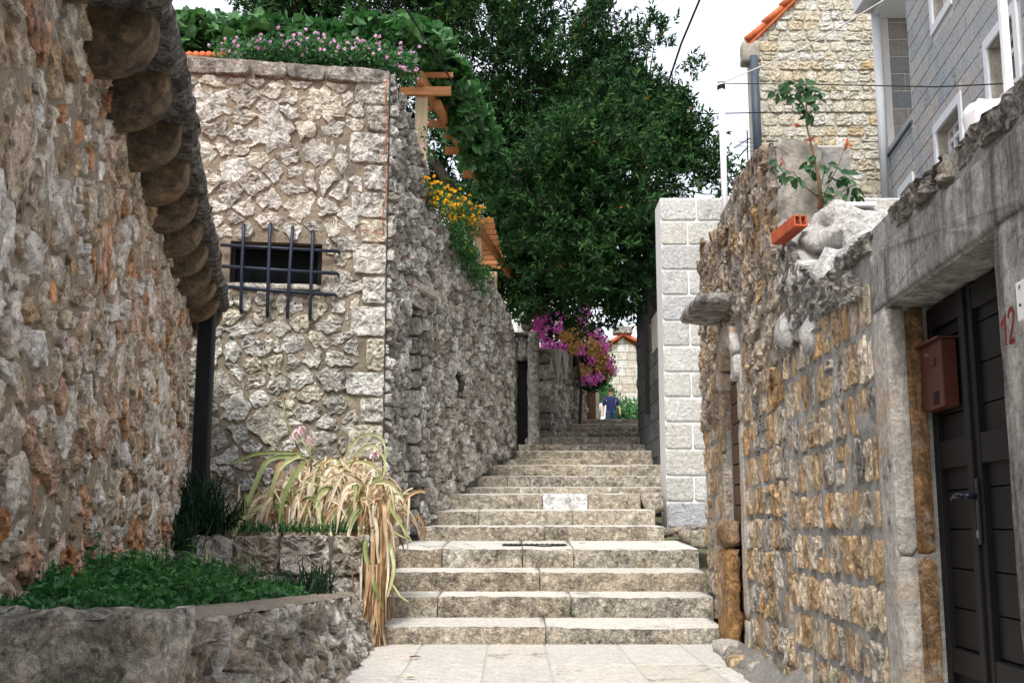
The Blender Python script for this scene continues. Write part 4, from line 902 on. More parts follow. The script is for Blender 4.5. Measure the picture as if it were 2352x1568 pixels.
# white posts with wires
def post(u, v0, v1, d, r, label):
    a, b = P(u, v0, d), P(u+ (v1-v0)*.03, v1, d); b.x = a.x
    t = thing('white_post', label, 'post', b); mb = MB(); mb.tube([b-Vector((0, 0, .4)), a], r, 16); mb.build('pipe', M['white_paint'], t, smooth=True)
    mb = MB(); mb.tube([a-Vector((0, 0, .0)), a+Vector((0, 0, .04))], r*1.15, 16); mb.build('cap', M['frame_grey'], t, smooth=True)
    mb = MB()
    for k in range(3): mb.tube([a+Vector((math.cos(q*.7)*r*1.2, math.sin(q*.7)*r*1.2, -.03-k*.018+.005*math.sin(q))) for q in range(10)], .007, 5)
    mb.build('wire_binding', M['wire'], t); return a
pa1 = post(1656, 192, 500, 12.6, .036, 'round white pipe post with wires rising behind the ruined wall')
pw = P(2297, -60, 5.3); pb = P(2300, 222, 5.3)
t = thing('white_post', 'square white post standing on the white painted block at upper right', 'post', (pw.x, 5.3, pb.z)); mb = MB(); mb.box((pw.x, 5.3, (pw.z+pb.z)/2), (.036, .036, pw.z-pb.z)); mb.build('shaft', M['white_paint'], t, bevel=.003)
a, b = P(2232, 320, 5.3), P(2310, 225, 5.3)
WBK = rough_block((a.x+.02, 5.25, 2.2), (a.x+.24, 5.45, b.z-.01), M['white_render'], 'painted_block', None, amp=.012, res=.05, round_=.008); tag(WBK, 'white painted masonry block behind the coping at upper right', 'masonry block')
# ================================================================ GREY HOUSE (upper right)
GH = thing('grey_house', 'modern grey block house with white window surrounds at upper right', 'house', (7, 20, 2))
cor = P(2092, 200, 20); WG = Wall((cor.x-.105*8.5, 11.5), (cor.x+.105*2, 22), -1)
sC = (20-11.5)/WG.t[1]; sE = WG.L; sD = sE
zpar = P(2070, 325, 21).z; zsof = P(2060, 43, 22).z
wins = []
def wrect(ul, ur, vt_l, vb_l, upper_v):   # window opening from its far-left (u) and near-right edges
    s_far, zt_ = WG.hit(ul, vt_l); s_near, _ = WG.hit(ur, upper_v); _, zb2 = WG.hit(ul, vb_l); return (s_near, s_far, zb2, zt_)
w2 = wrect(2153, 2203, 305, 420, 212); w3 = wrect(2071, 2094, 448, 540, 390); w1 = wrect(2139, 2182, -60, 70, 0); w4 = wrect(2270, 2330, 112, 260, 40)
wins = [w1, w2, w3, w4]
zt2 = zsof+1.5
slab(WG, 0, sC, 2, lambda s: zt2+3, .3, [x for x in wins if x[1] < sC], M['grey_joint'], GH, res=.6, amp=0)
w3c = [x for x in wins if x[1] >= sC]
slab(WG, sC+.001, sE, 2, lambda s: zpar, .3, [], M['grey_joint'], GH, name='parapet', res=.6, amp=0)
for x in wins: print('win', [round(q, 2) for q in x], round(sC, 2), round(sE, 2))
fh = [(x[0]-.16, x[1]+.16, x[2]-.16, x[3]+.16) for x in wins]
bl = coursed(0, sC-.02, 3.8, 11.6, .30, .42, gap=.016, jit=.0, wvar=.35, hvar=.0, holes=fh)
bl += coursed(sC+.01, sE, 3.8, zpar-.02, .30, .42, gap=.016, jit=.0, wvar=.35, hvar=.0, holes=fh)
bl = [p_ for p_ in bl if centroid(p_)[0] > 2.2]
def flat_block(W, p_, h, mat, name, parent, r):
    n = len(p_); V = [W.at(a, b, -.01) for a, b in p_]+[W.at(a, b, h) for a, b in p_]; c = centroid(p_); V += [W.at(a+(c[0]-a)*.03, b+(c[1]-b)*.03, h+.006) for a, b in p_]
    F = [[i, (i+1) % n, (i+1) % n+n, i+n] for i in range(n)]+[[i+n, (i+1) % n+n, (i+1) % n+2*n, i+2*n] for i in range(n)]+[[2*n+i for i in range(n)]]
    return V, F
bl = sorted(bl, key=lambda p_: -area(p_)*centroid(p_)[0]**0); rest = MB()
for i, p_ in enumerate(bl):
    V, F = flat_block(WG, p_, .008, None, '', None, 0)
    if i < 300: mk('block', V, F, M['grey_block'], GH)
    else: rest.add(V, F)
if rest.v: rest.build('block', M['grey_block'], GH, kind='stuff')
for x in wins:
    fo = MB(); sa, sb, za, zb2 = x; e = .15
    for (a, b, c_, d_) in ((sa-e, sa, za-e, zb2+e), (sb, sb+e, za-e, zb2+e), (sa, sb, zb2, zb2+e), (sa, sb, za-e, za)):
        fo.box(WG.at((a+b)/2, (c_+d_)/2, .01), (b-a, .06, d_-c_), ax=(WG.t[0], WG.t[1], 0), r=.5)
    wo_ = fo.build('window', M['frame_grey'], GH)
    gl = MB(); gl.box(WG.at((sa+sb)/2, (za+zb2)/2, -.22), (sb-sa, .02, zb2-za), ax=(WG.t[0], WG.t[1], 0)); gl.build('pane', M['glass'], wo_)
    rvm = MB()
    for (a, b) in ((sa, .0), (sb, 0)): rvm.box(WG.at(a+(.004 if a == sa else -.004), (za+zb2)/2, -.11), (.008, .2, zb2-za), ax=(WG.t[0], WG.t[1], 0))
    rvm.box(WG.at((sa+sb)/2, zb2-.004, -.11), (sb-sa, .2, .008), ax=(WG.t[0], WG.t[1], 0)); rvm.build('reveal', M['plaster'], wo_)
    sh_ = MB()
    for k in range(5):
        s_ = sa+(sb-sa)*k/4; sh_.box(WG.at(min(max(s_, sa+.03), sb-.03), (za+zb2)/2, -.19), (.06, .05, zb2-za), ax=(WG.t[0], WG.t[1], 0))
    for zz in (za+.03, (za+zb2)/2+.2, zb2-.03): sh_.box(WG.at((sa+sb)/2, zz, -.188), (sb-sa, .05, .06), ax=(WG.t[0], WG.t[1], 0))
    sh_.build('sash', M['white_paint'], wo_)
# loggia: back wall facing us, soffit, parapet rail, corner gutter
xg0 = WG.at(sE, 0, 0)[0]; WK = Wall((xg0, 22.0), (xg0+2.2, 22.0), 1)
slab(WK, 0, 2.2, 2, lambda s: zt2, .3, [], M['grey_joint'], GH, name='loggia_wall', res=.6, amp=0)
for p_ in coursed(.13, 2.2, zpar-.8, zsof+.1, .37, .62, gap=.018, jit=0, wvar=.3, hvar=0):
    V, F = flat_block(WK, p_, .008, None, '', None, 0); mk('block', V, F, M['brown_block'], GH)
mb = MB(); mb.box((xg0+1.2-.1, 21.0, zsof+.12), (2.6, 2.02, .24)); mb.build('soffit', M['frame_grey'], GH)
mb = MB(); mb.tube([WG.at(sC, zpar+.03, .02), WG.at(sE, zpar+.03, .02)], .035, 8); mb.build('rail', M['pipe_blue'], GH)
ga, gb_ = P(2016, 25, 21.9), P(2016, 460, 21.9); ga.x = gb_.x = P(2022, 240, 21.9).x
mb = MB(); mb.tube([ga+Vector((0, 0, .0)), gb_], .085, 12); mb.build('downpipe', M['frame_grey'], GH, smooth=True)
mb = MB(); mb.tube([ga+Vector((.03, 0, -.1)), ga+Vector((0, 0, .08)), ga+Vector((-.15, -.3, .3))], .10, 12); mb.build('gutter_outlet', M['frame_grey'], GH, smooth=True)
q = P(2010, 10, 21.5); mb = MB(); mb.box((q.x+.25, 20.8, q.z+.25), (1.0, 2.6, .35)); mb.build('eave_box', M['frame_grey'], GH)
mb = MB(); mb.box((xg0+3.2, 17, 5.5), (4, 9.6, 8)); mb.build('house_core', M['grey_joint'], GH)
# ================================================================ YELLOW GABLE HOUSE
YH = thing('gable_house', 'cream limestone gable house with orange tile verge behind the ruined wall', 'house', (7, 26, 3))
DY = 25.0; a = P(1737, 445, DY); b = P(2100, 445, DY); WY = Wall((a.x, DY), (b.x+3, DY), 1)
zc = P(1737, 95, DY).z; slope = (P(1835, 0, DY).z-zc)/(P(1835, 0, DY).x-P(1737, 95, DY).x)
topY = lambda s: zc+slope*min(s, 4.2)
slab(WY, 0, WY.L, 3, topY, .5, [], M['yellow_mortar'], YH, res=.5, amp=.01)
V = [WY.at(0, 3, -.5), WY.at(2.6, 3, -8), WY.at(2.6, zc, -8), WY.at(0, zc, -.5)]; mk('side_wall', V, [[0, 1, 2, 3]], M['yellow_mortar'], YH)
bl = coursed(.03, 3.9, 6.2, 14.6, .27, .33, gap=.035, jit=.02, wvar=.4, hvar=.2, top=lambda s: topY(s)-.06)
lay(WY, bl, YH, M['yellow_stone'], h=.04, N=18, q=2, ratio=.12, wob=.18, rough=.9, freq=5, tilt=.06)
k = 0
for k in range(9):   # verge tiles
    s_ = -.12+k*.42; p0 = WY.at(s_, zc+slope*s_+.10, .1); p1 = WY.at(s_+.46, zc+slope*(s_+.46)+.06, .1)
    mb = MB(); mb.tube([p0, p1], [.085, .062], 12); mb.build('verge_tile', M['tile'], YH, smooth=True)
V = [WY.at(-.12, zc-.12*slope+.03, .12), WY.at(4.2, topY(4.2)+.03, .12), WY.at(7.2, topY(4.2)+.03, -8), WY.at(2.6, zc-.12*slope+.03, -8)]; mk('roof', V+[(v[0], v[1], v[2]-.12) for v in V], [[0, 1, 2, 3], [4, 7, 6, 5], [0, 4, 5, 1], [1, 5, 6, 2], [2, 6, 7, 3], [3, 7, 4, 0]], M['tile'], YH)
mb = MB(); p0 = P(1731, 130, DY-.1); p1 = P(1731, 450, DY-.1); p1.x = p0.x+.02; mb.tube([p0, p1], .10, 10); mb.build('downpipe', M['pipe_blue'], YH, smooth=True)
rough_block((a.x-.22, DY-.12, zc-.55), (a.x+.2, DY+.3, zc-.02), M['plaster'], 'eave_stone', YH, amp=.02, res=.1)
# TV antenna
AN = thing('tv_antenna', 'thin dark television aerial on a mast left of the gable house', 'antenna', P(1716, 450, 24.5)); 
mb = MB(); mb.tube([P(1720, 410, 24.5)-Vector((0, 0, .8)), P(1718, 380, 24.5), P(1716, 300, 24.5)], .016, 6); mb.build('mast', M['wire'], AN)
mb = MB(); c0, c1 = P(1686, 340, 24.3), P(1722, 318, 24.8); mb.tube([c0, c1], .012, 5)
for k in range(9):
    q = c0+(c1-c0)*k/8; mb.tube([q+Vector((.02, -.2, -.10)), q+Vector((-.02, .2, .10))], .006, 4)
mb.build('boom', M['wire'], AN)
mb = MB(); mb.tube([P(1697, 360, 24.5), P(1718, 338, 24.5)], .016, 5); mb.tube([P(1718, 378, 24.5), P(1735, 385, 24.5)], .012, 5)
for vv in (325, 335, 345): mb.tube([P(1692, vv, 24.4), P(1735, vv+4, 24.6)], .006, 4)
mb.build('arm', M['wire'], AN)
# ================================================================ DARK WALL right of upper steps
DW = thing('dark_side_wall', 'dark grey shaded block wall right of the upper steps behind the white pillar', 'wall', (2.45, 18.5, 2))
WD = Wall((P(1530, 1066, 18.3).x, 18.3), (P(1466, 900, 22.0).x, 22.0), -1)
zdt = P(1480, 700, 21.5).z
topD = prof([(0, zdt-1.15), (1.2, zdt-.9), (2.4, zdt-.35), (3.8, zdt-.1)])
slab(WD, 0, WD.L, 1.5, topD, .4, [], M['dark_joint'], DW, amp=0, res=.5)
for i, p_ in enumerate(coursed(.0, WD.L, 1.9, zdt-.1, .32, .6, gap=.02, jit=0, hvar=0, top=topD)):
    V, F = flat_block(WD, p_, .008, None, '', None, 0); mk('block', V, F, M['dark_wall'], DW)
rough_block((2.46, 21.7, 2.2), (4.6, 22.2, P(1480, 692, 21.7).z), M['tall_stone'], 'old_pier', DW, amp=.06, res=.1, rnd=.3)
for (u, v, d, hh_) in ((1502, 735, 19.2, .62), (1521, 750, 18.6, .75)):
    q = P(u, v, d); mb = MB(); mb.box((q.x+.06, d, q.z-hh_/2+.1), (.10, .9, hh_)); mb.build('meter_box', M['plaster'], DW, bevel=.01)
# ================================================================ GATE, ZIGZAG WALL, DOORWAY
GT = thing('lane_gate', 'dark door between stone gateposts under a stone ball at the head of the lane', 'gate', (.1, 21.3, 2.2))
dG = 21.6
x0, x1, x2, x3 = (P(u, 900, dG).x for u in (1150, 1188, 1213, 1237)); zt_, zl, zb_g = P(1200, 770, dG).z, P(1200, 828, dG).z, P(1200, 1030, dG).z
rough_block((x0, dG-.02, 2), (x1, dG+.5, zt_+.0), M['dark_stone'], 'gatepost', GT, amp=.02, res=.12)
rough_block((x2, dG-.5, 2), (x3, dG+.5, zt_-.03), M['side_stone'], 'gatepost', GT, amp=.03, res=.12)
rough_block((x1, dG+.0, zl), (x2, dG+.4, zt_), M['dark_stone'], 'gate_lintel', GT, amp=.02, res=.12)
rough_block((x0, dG-.12, zt_+.004), (x3+.03, dG+.5, zt_+.07), M['dark_stone'], 'cornice', GT, amp=.01, res=.15)
mb = MB(); mb.box(((x1+x2)/2, dG+.25, (zl+zb_g)/2-.2), (x2-x1, .06, zl-zb_g+.5)); mb.build('gate_leaf', M['door'], GT)
q = P(1211, 768, dG); mb = MB(); mb.lathe((q.x, dG+.1, zt_+.07), [(.05, 0), (.06, .02)]+[(.125*math.sin(t), .14-.125*math.cos(t)) for t in [.4+.34*k for k in range(8)]]+[(.01, .265)], 18); mb.build('stone_ball', M['dark_stone'], GT, smooth=True)
ZW = thing('zigzag_wall', 'rubble wall with saw-tooth cement edging below the bougainvillea', 'wall', (.6, 22, 2.8))
WZ = Wall((P(1262, 900, 22.2).x, 22.2), (P(1342, 900, 30).x, 30), 1); zz = P(1262, 812, 22.2).z
topZ = prof([(0, zz), (WZ.L, P(1342, 818, 30).z)])
slab(WZ, 0, WZ.L, 2, topZ, .4, [], M['side_mortar'], ZW, amp=.03, res=.25)
lay(WZ, rubble(.03, WZ.L-.02, 2.7, 5.9, .24, asp=2.0, gap=.02, top=topZ, var=.5), ZW, M['garden_stone'], h=.05, hv=.6, limit=300, N=12, q=1, rough=.8, wob=.2, freq=9, tilt=.4)
xq0 = P(1237, 900, 22.1).x; wq_ = WZ.p[0]-xq0; z = 2.6; k = 0
while z < zz-.05:
    h = random.uniform(.28, .36); rough_block((xq0+.0, 22.1, z), (WZ.p[0]+.03, 22.9, min(z+h-.02, zz)), M['side_stone'], 'quoin', ZW, amp=.03, res=.09); z += h
nz = 5; 
for k in range(nz):
    s0, s1 = WZ.L*k/nz, WZ.L*(k+1)/nz; sm = (s0+s1)/2
    V = [WZ.at(s0, topZ(s0)+.1, .10), WZ.at(s1, topZ(s1)+.1, .10), WZ.at(sm, topZ(sm)-.62, .08), WZ.at(s0, topZ(s0)+.1, -.4), WZ.at(s1, topZ(s1)+.1, -.4), WZ.at(sm, topZ(sm)-.62, -.02)]
    mk('cement_tooth', V, [[0, 1, 2], [3, 5, 4], [0, 3, 4, 1], [1, 4, 5, 2], [2, 5, 3, 0]], M['plaster'], ZW)
BD = thing('brown_doorway', 'narrow brown wooden doorway with pale post past the zigzag wall', 'door', P(1360, 960, 30.4))
xa, xb, xc = (P(u, 900, 30.4).x for u in (1338, 1368, 1376)); zt_ = P(1350, 868, 30.4).z
mb = MB(); mb.box(((xa+xb)/2, 30.5, (zt_+3.2)/2), (xb-xa, .08, zt_-3.2)); mb.build('door_leaf', M['door_brown'], BD)
for k in range(4): mb = MB(); mb.box((xa+(xb-xa)*(k+.5)/4, 30.44, (zt_+3.2)/2), ((xb-xa)/4-.015, .03, zt_-3.2-.1)); mb.build('board', M['door_brown'], BD, bevel=.005)
mb = MB(); mb.box(((xb+xc)/2, 30.4, (zt_+3.2)/2), (xc-xb, .16, zt_-3.2)); mb.build('post', M['plaster'], BD, bevel=.01)
mb = MB(); mb.box(((xa+xc)/2-.1, 30.4, zt_+.06), (xc-xa+.3, .3, .12)); mb.build('lintel', M['door_brown'], BD, bevel=.01)
# ================================================================ FAR HOUSES
FH = thing('far_gable_house', 'distant cream block gable house with dark ridge at the end of the lane', 'house', P(1430, 930, 60))
DF = 60; WFh = Wall((P(1393, 850, DF).x, DF), (P(1530, 850, DF).x, DF), 1)
apx = P(1430, 776, DF); ze = P(1393, 800, DF).z; sa_ = apx.x-WFh.p[0]
zr_ = P(1465, 800, DF).z; topH = prof([(0, ze), (sa_, apx.z), (sa_+P(1465, 0, DF).x*0+(P(1465, 800, DF).x-apx.x), zr_), (WFh.L, zr_-1)])
slab(WFh, 0, WFh.L, 3, topH, .5, [], M['far_joint'], FH, res=.8, amp=0)
for p_ in coursed(.0, WFh.L, 5.6, apx.z-.1, .43, .52, gap=.03, jit=.0, hvar=.0, wvar=.45, top=topH):
    V, F = flat_block(WFh, p_, .02, None, '', None, 0); mk('block', V, F, M['far_block'], FH)
V = [WFh.at(-.4, ze-.15, .3), WFh.at(sa_, apx.z+.1, .3), WFh.at(2*sa_+1.5, ze-.4, .3), WFh.at(-.4, ze-.15, -9), WFh.at(sa_, apx.z+.1, -9), WFh.at(2*sa_+1.5, ze-.4, -9)]
V += [(v[0], v[1], v[2]+.16) for v in V]
mk('roof', V, [[0, 1, 4, 3], [1, 2, 5, 4], [6, 9, 10, 7], [7, 10, 11, 8], [0, 6, 7, 1], [1, 7, 8, 2]], M['tile'], FH)
mb = MB(); mb.box((apx.x, DF, apx.z+.38), (1.0, .9, .35)); mb.build('chimney', M['dark_stone'], FH)
WHs = thing('white_shuttered_house', 'white rendered house with louvred shutters glimpsed through the tree', 'house', P(1230, 900, 36))
xa, xb = P(1040, 700, 36).x, P(1300, 700, 36).x; zt_ = P(1200, 560, 36).z
mb = MB(); mb.box(((xa+xb)/2, 38, (zt_+3)/2), (xb-xa, 4, zt_-3)); mb.build('wall', M['white_render'], WHs)
for (ua, ub) in ((1186, 1203), (1205, 1223)):
    a, b = P(ua, 712, 35.95), P(ub, 775, 35.95); fo = MB(); e = .05
    fo.box(((a.x+b.x)/2, 35.95, a.z), (b.x-a.x, .06, .06)); fo.box(((a.x+b.x)/2, 35.95, b.z), (b.x-a.x, .06, .06)); fo.box((a.x, 35.95, (a.z+b.z)/2), (.06, .06, a.z-b.z)); fo.box((b.x, 35.95, (a.z+b.z)/2), (.06, .06, a.z-b.z))
    sh_ = fo.build('shutter', M['shutter'], WHs); lv = MB(); n = 12
    for k in range(n):
        z_ = b.z+(a.z-b.z)*(k+.5)/n; lv.box(((a.x+b.x)/2, 35.96, z_), (b.x-a.x-.06, .05, .035), ax=(1, 0, 0), ay=(0, .8, .6))
    lv.build('slat', M['shutter'], sh_, kind='stuff')
# ================================================================ FOLIAGE
def leaves(pts, nrm, L, wd, rr, mb=None, shape=0):
    """numpy leaf cloud: pts Nx3, random directions biased by nrm -> verts, faces, rnd"""
    n = len(pts); d = rng.normal(size=(n, 3))+np.asarray(nrm); d /= np.linalg.norm(d, axis=1)[:, None]
    up = rng.normal(size=(n, 3))*.7+np.array([0, -.4, 1.]); a = np.cross(d, up); a /= np.linalg.norm(a, axis=1)[:, None]+1e-9; nn = np.cross(a, d)
    Ls = (L*(.65+.7*rng.random(n)))[:, None]; ws = Ls*wd/L
    if shape == 0:
        V = np.stack([pts, pts+d*Ls*.45+a*ws*.5+nn*Ls*.06, pts+d*Ls, pts+d*Ls*.45-a*ws*.5+nn*Ls*.06], 1).reshape(-1, 3)
        b = np.arange(n)[:, None]*4; F = np.concatenate([b+np.array([[0, 1, 2]]), b+np.array([[0, 2, 3]])]); R = np.concatenate([rr, rr])
    else:
        V = np.stack([pts, pts+d*Ls*.05+a*ws*.42+nn*Ls*.05, pts+d*Ls*.5+a*ws*.52, pts+d*Ls, pts+d*Ls*.5-a*ws*.52, pts+d*Ls*.05-a*ws*.42+nn*Ls*.05, pts+d*Ls*.5-nn*Ls*.08], 1).reshape(-1, 3)
        b = np.arange(n)[:, None]*7; F = np.concatenate([b+np.array([t]) for t in ([0, 1, 6], [1, 2, 6], [2, 3, 6], [3, 4, 6], [4, 5, 6], [5, 0, 6])]); R = np.concatenate([rr]*6)
    return V, F, R
def leaf_obj(name, sets, mat, parent=None, kind='stuff'):
    Vs, Fs, Rs = [], [], []; b = 0
    for V, F, R in sets: Vs.append(V); Fs.append(F+b); Rs.append(R); b += len(V)
    return mk(name, np.concatenate(Vs), np.concatenate(Fs).tolist(), mat, parent, rnd=np.concatenate(Rs), kind=kind)
TR = thing('evergreen_tree', 'huge dark evergreen tree with orange-tinged leaves arching over the lane', 'tree', (-2.0, 23.5, 3))
def ell(u, v, d, r): p = P(u, v, d); return (np.array(p), np.array(r))
E_ = [ell(1290, 250, 23, (1.95, 2.0, 2.2)), ell(1130, 130, 23, (2.5, 2.2, 2.4)), ell(860, 40, 22.5, (2.2, 1.8, 1.5)), ell(1350, 530, 19.6, (1.45, 1.5, 1.15)), ell(1230, 590, 22.3, (1.0, 1.0, .8)), ell(1450, 400, 22, (1.15, 1.1, 1.6)), ell(1010, -140, 23.5, (2.4, 2.2, 2.0)), ell(1560, 330, 22, (.35, .6, .7)), ell(1180, 420, 22.8, (1.7, 1.7, 2.0)), ell(1250, 640, 22.5, (1.3, 1.2, .6)), ell(1400, 655, 21.3, (.9, .8, .45)), ell(1500, 280, 22.3, (.85, .8, 1.1)), ell(1395, 160, 22.6, (.65, .8, .75)), ell(1400, 540, 19.6, (1.0, 1.0, 1.0)), ell(1330, 440, 20.0, (1.3, 1.4, 1.3)), ell(1200, 440, 23, (1.5, 1.3, 1.6)), ell(1010, 330, 24, (1.2, 1.0, 1.7)), ell(1330, 330, 19.8, (1.4, 1.2, 1.2)), ell(640, 10, 22.5, (.9, .8, .5)), ell(1150, 620, 22.3, (.6, .6, .5))]
sets = []; tw = MB(); br = MB()
def sprigs(cc, cr, ns, axb, base, hi=.45, L=.125):
    ax = rng.normal(size=(ns, 3))*.6+np.asarray(axb); ax /= np.linalg.norm(ax, axis=1)[:, None]
    st = cc+rng.normal(size=(ns, 3))*cr*.55; m = 15; t = np.linspace(0, 1, m)
    pts = (st[:, None, :]+ax[:, None, :]*(t[None, :, None]*.24)).reshape(-1, 3)+rng.normal(size=(ns*m, 3))*.008
    rad = rng.normal(size=(ns*m, 3)); A = np.repeat(ax, m, 0)
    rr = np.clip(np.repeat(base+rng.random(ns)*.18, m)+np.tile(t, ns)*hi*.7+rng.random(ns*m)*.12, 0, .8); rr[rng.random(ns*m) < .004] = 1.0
    return leaves(pts, (A*1.0+rad*.9)*4, L, .042, rr)
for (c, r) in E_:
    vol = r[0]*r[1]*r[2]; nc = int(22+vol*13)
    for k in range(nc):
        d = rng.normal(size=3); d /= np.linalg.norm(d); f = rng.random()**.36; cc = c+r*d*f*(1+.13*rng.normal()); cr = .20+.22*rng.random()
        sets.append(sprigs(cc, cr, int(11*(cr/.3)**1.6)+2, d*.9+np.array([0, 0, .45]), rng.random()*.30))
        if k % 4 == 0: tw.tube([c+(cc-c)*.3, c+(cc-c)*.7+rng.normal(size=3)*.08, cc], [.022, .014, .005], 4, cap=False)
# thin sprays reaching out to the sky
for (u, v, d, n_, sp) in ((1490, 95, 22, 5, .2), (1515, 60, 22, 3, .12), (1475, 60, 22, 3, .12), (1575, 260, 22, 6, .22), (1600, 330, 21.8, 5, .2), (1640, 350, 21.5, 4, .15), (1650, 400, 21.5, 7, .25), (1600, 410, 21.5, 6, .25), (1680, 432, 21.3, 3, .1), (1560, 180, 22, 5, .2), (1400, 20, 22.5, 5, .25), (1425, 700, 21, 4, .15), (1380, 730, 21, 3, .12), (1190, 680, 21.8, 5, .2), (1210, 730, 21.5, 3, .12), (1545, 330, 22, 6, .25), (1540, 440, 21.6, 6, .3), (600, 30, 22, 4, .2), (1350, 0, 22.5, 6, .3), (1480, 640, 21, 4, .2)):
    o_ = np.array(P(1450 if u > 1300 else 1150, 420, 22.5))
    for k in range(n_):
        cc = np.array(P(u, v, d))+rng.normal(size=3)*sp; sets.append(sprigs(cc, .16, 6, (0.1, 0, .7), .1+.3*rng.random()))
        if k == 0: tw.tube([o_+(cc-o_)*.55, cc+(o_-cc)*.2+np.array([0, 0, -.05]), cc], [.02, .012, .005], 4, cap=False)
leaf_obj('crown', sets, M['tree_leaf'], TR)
tw.build('twigs', M['bark'], TR, kind='stuff')
MB().tube([(-1.9, 23.6, 2.5), (-1.8, 23.5, 4.2), (-1.3, 23.3, 5.6), (-.6, 23, 6.8), (.3, 22.9, 8.2)], [.34, .28, .24, .18, .10], 12).build('trunk', M['bark'], TR, smooth=True)
for pts in ([(-1.3, 23.3, 5.6), (0, 22.6, 6.3), (1.2, 22, 6.9), (2.2, 21.8, 7.8)], [(-.6, 23, 6.8), (-1.5, 22.8, 8.4), (-2.5, 22.6, 9.8)], [(0, 22.7, 6.2), (.9, 21.7, 5.9), (1.7, 21.3, 5.6)], [(.3, 22.9, 8.2), (1.0, 22.8, 9.6), (1.4, 22.7, 10.8)]):
    MB().tube(pts, [.14, .11, .08, .04][:len(pts)], 8).build('limb', M['bark'], TR, smooth=True)
# utility pole with ivy
PO = thing('utility_pole', 'dark wooden utility pole overgrown with leaves behind the white pillar', 'pole', P(1492, 740, 20.2)); a, b = P(1488, 430, 20.2), P(1494, 760, 20.2); b.x = a.x
MB().tube([b-Vector((0, 0, 1.5)), a], [.13, .11], 12).build('shaft', M['pole'], PO, smooth=True)
sets = []
for k in range(26):
    t = k/25; c = np.array(a+(b-a)*t*.85)+rng.normal(size=3)*np.array([.14, .1, .05]); n = 70; sets.append(leaves(c+rng.normal(size=(n, 3))*.12, (0, -.3, 0), .10, .045, rng.random(n)*.6))
leaf_obj('ivy', sets, M['tree_leaf'], PO)
# vine hedge over the building and pergola
VN = thing('climbing_vine', 'broad-leaved climbing vine covering the roof terrace and pergola', 'vine', (-2.5, 13.6, 6.5))
sets = []
def cloud(c, r, n, L, wd, nrm=(0, -.5, .2), lo=0, hi=1, shape=1):
    q = rng.normal(size=(n, 3)); q /= np.linalg.norm(q, axis=1)[:, None]; q *= (rng.random(n)**.4)[:, None]
    return leaves(np.array(c)+q*np.array(r), nrm, L, wd, lo+(hi-lo)*rng.random(n), shape=shape)
for k in range(46):
    u = 395+k*13.5+random.uniform(-8, 8); d = 14.2; vt = np.interp(u, [400, 460, 600, 800, 950, 1010], [50, 45, 55, 50, 55, 90])+random.uniform(-10, 14)
    for vv in ((vt+18, vt+48, vt+75) if u < 890 else (vt+10, vt+30)): sets.append(cloud(P(u, vv, d+random.uniform(-.3, .6)), (.2, .3, .14), 34, .13, .125))
for k in range(60):
    t = k/59; d = 15.1+4.2*t; x = -.80+.52*t+random.uniform(-.12, .10); z = P(1010, 90, 14.5).z+random.uniform(-.30, .1)-.0*t
    hang = random.uniform(.3, 1.15)*(1 if t > .1 else .6)
    sets.append(cloud((x-.3, d, z+.05), (.35, .3, .12), 40, .125, .12, (0, -.3, .5)))
    for q_ in range(5): sets.append(cloud((x+.05*math.sin(q_+k), d+random.uniform(-.1, .1), z-hang*q_/5), (.10, .16, .12), 15, .125, .12, (.5, -.6, -.5)))
for (u, v) in ((1120, 395), (1135, 375), (1110, 420), (1100, 440)):
    sets.append(cloud(P(u, v, 17.8), (.12, .2, .14), 24, .12, .115, (0, -.6, -.5)))
leaf_obj('foliage', sets, M['vine_leaf'], VN)
# vine mass behind the house front, on terrace
# flowers on the coping (pink lantana)
def lantana(name, label, pts, mat, dens=40, fl=2, sp=.12, L=.045, fr_=.02):
    t = thing(name, label, 'flowering shrub', pts[0]); S_ = []; fm = MB()
    for p_ in pts:
        S_.append(cloud(p_, (sp, sp, sp*.8), dens, L, L*.55, (0, -.4, .3), 0, 1, 0))
        for k in range(fl if random.random() < .8 else fl+1):
            c = Vector(p_)+Vector((random.uniform(-sp, sp), -sp*.8*random.random()-.02, random.uniform(-.2, 1)*sp))
            for j in range(7):
                leaf_shape(c+rv()*.008, rv()+Vector((0, -.5, .5)), rv(), fr_*.9, fr_, random.random(), fm)
                q = rv()*fr_*.55; fm.add([c+q+Vector((-.4, 0, -.4))*fr_, c+q+Vector((.4, -.2, -.3))*fr_, c+q+Vector((.3, 0, .45))*fr_, c+q+Vector((-.4, -.3, .3))*fr_], [[0, 1, 2, 3]], random.random())
    leaf_obj('foliage', S_, M['herb'], t); fm.build('blossom', mat, t, kind='stuff'); return t
pts = []
for k in range(95):
    u = random.uniform(500, 945); v = np.interp(u, [500, 620, 750, 900, 950], [128, 108, 110, 128, 140])+random.uniform(-16, 22); pts.append(P(u, v, 12.95+random.uniform(-.1, .3)))
for (u, v) in ((920, 165), (935, 160), (948, 175), (905, 150), (940, 185)): pts += [P(u, v, 13.2)]*2
lantana('lantana_shrub', 'pink flowering lantana spilling over the coping of the pale building', pts, M['pink'], dens=46, fl=1, fr_=.024)
pts = [P(975, v, 14.4)+Vector((random.uniform(-.08, .12), random.uniform(-.1, .1), 0)) for v in (300, 312, 330, 345, 360, 372)]
lantana('lantana_shrub', 'thin pink-flowered sprig in front of the cream pergola post', pts, M['pink'], dens=26, fl=1)
pts = []
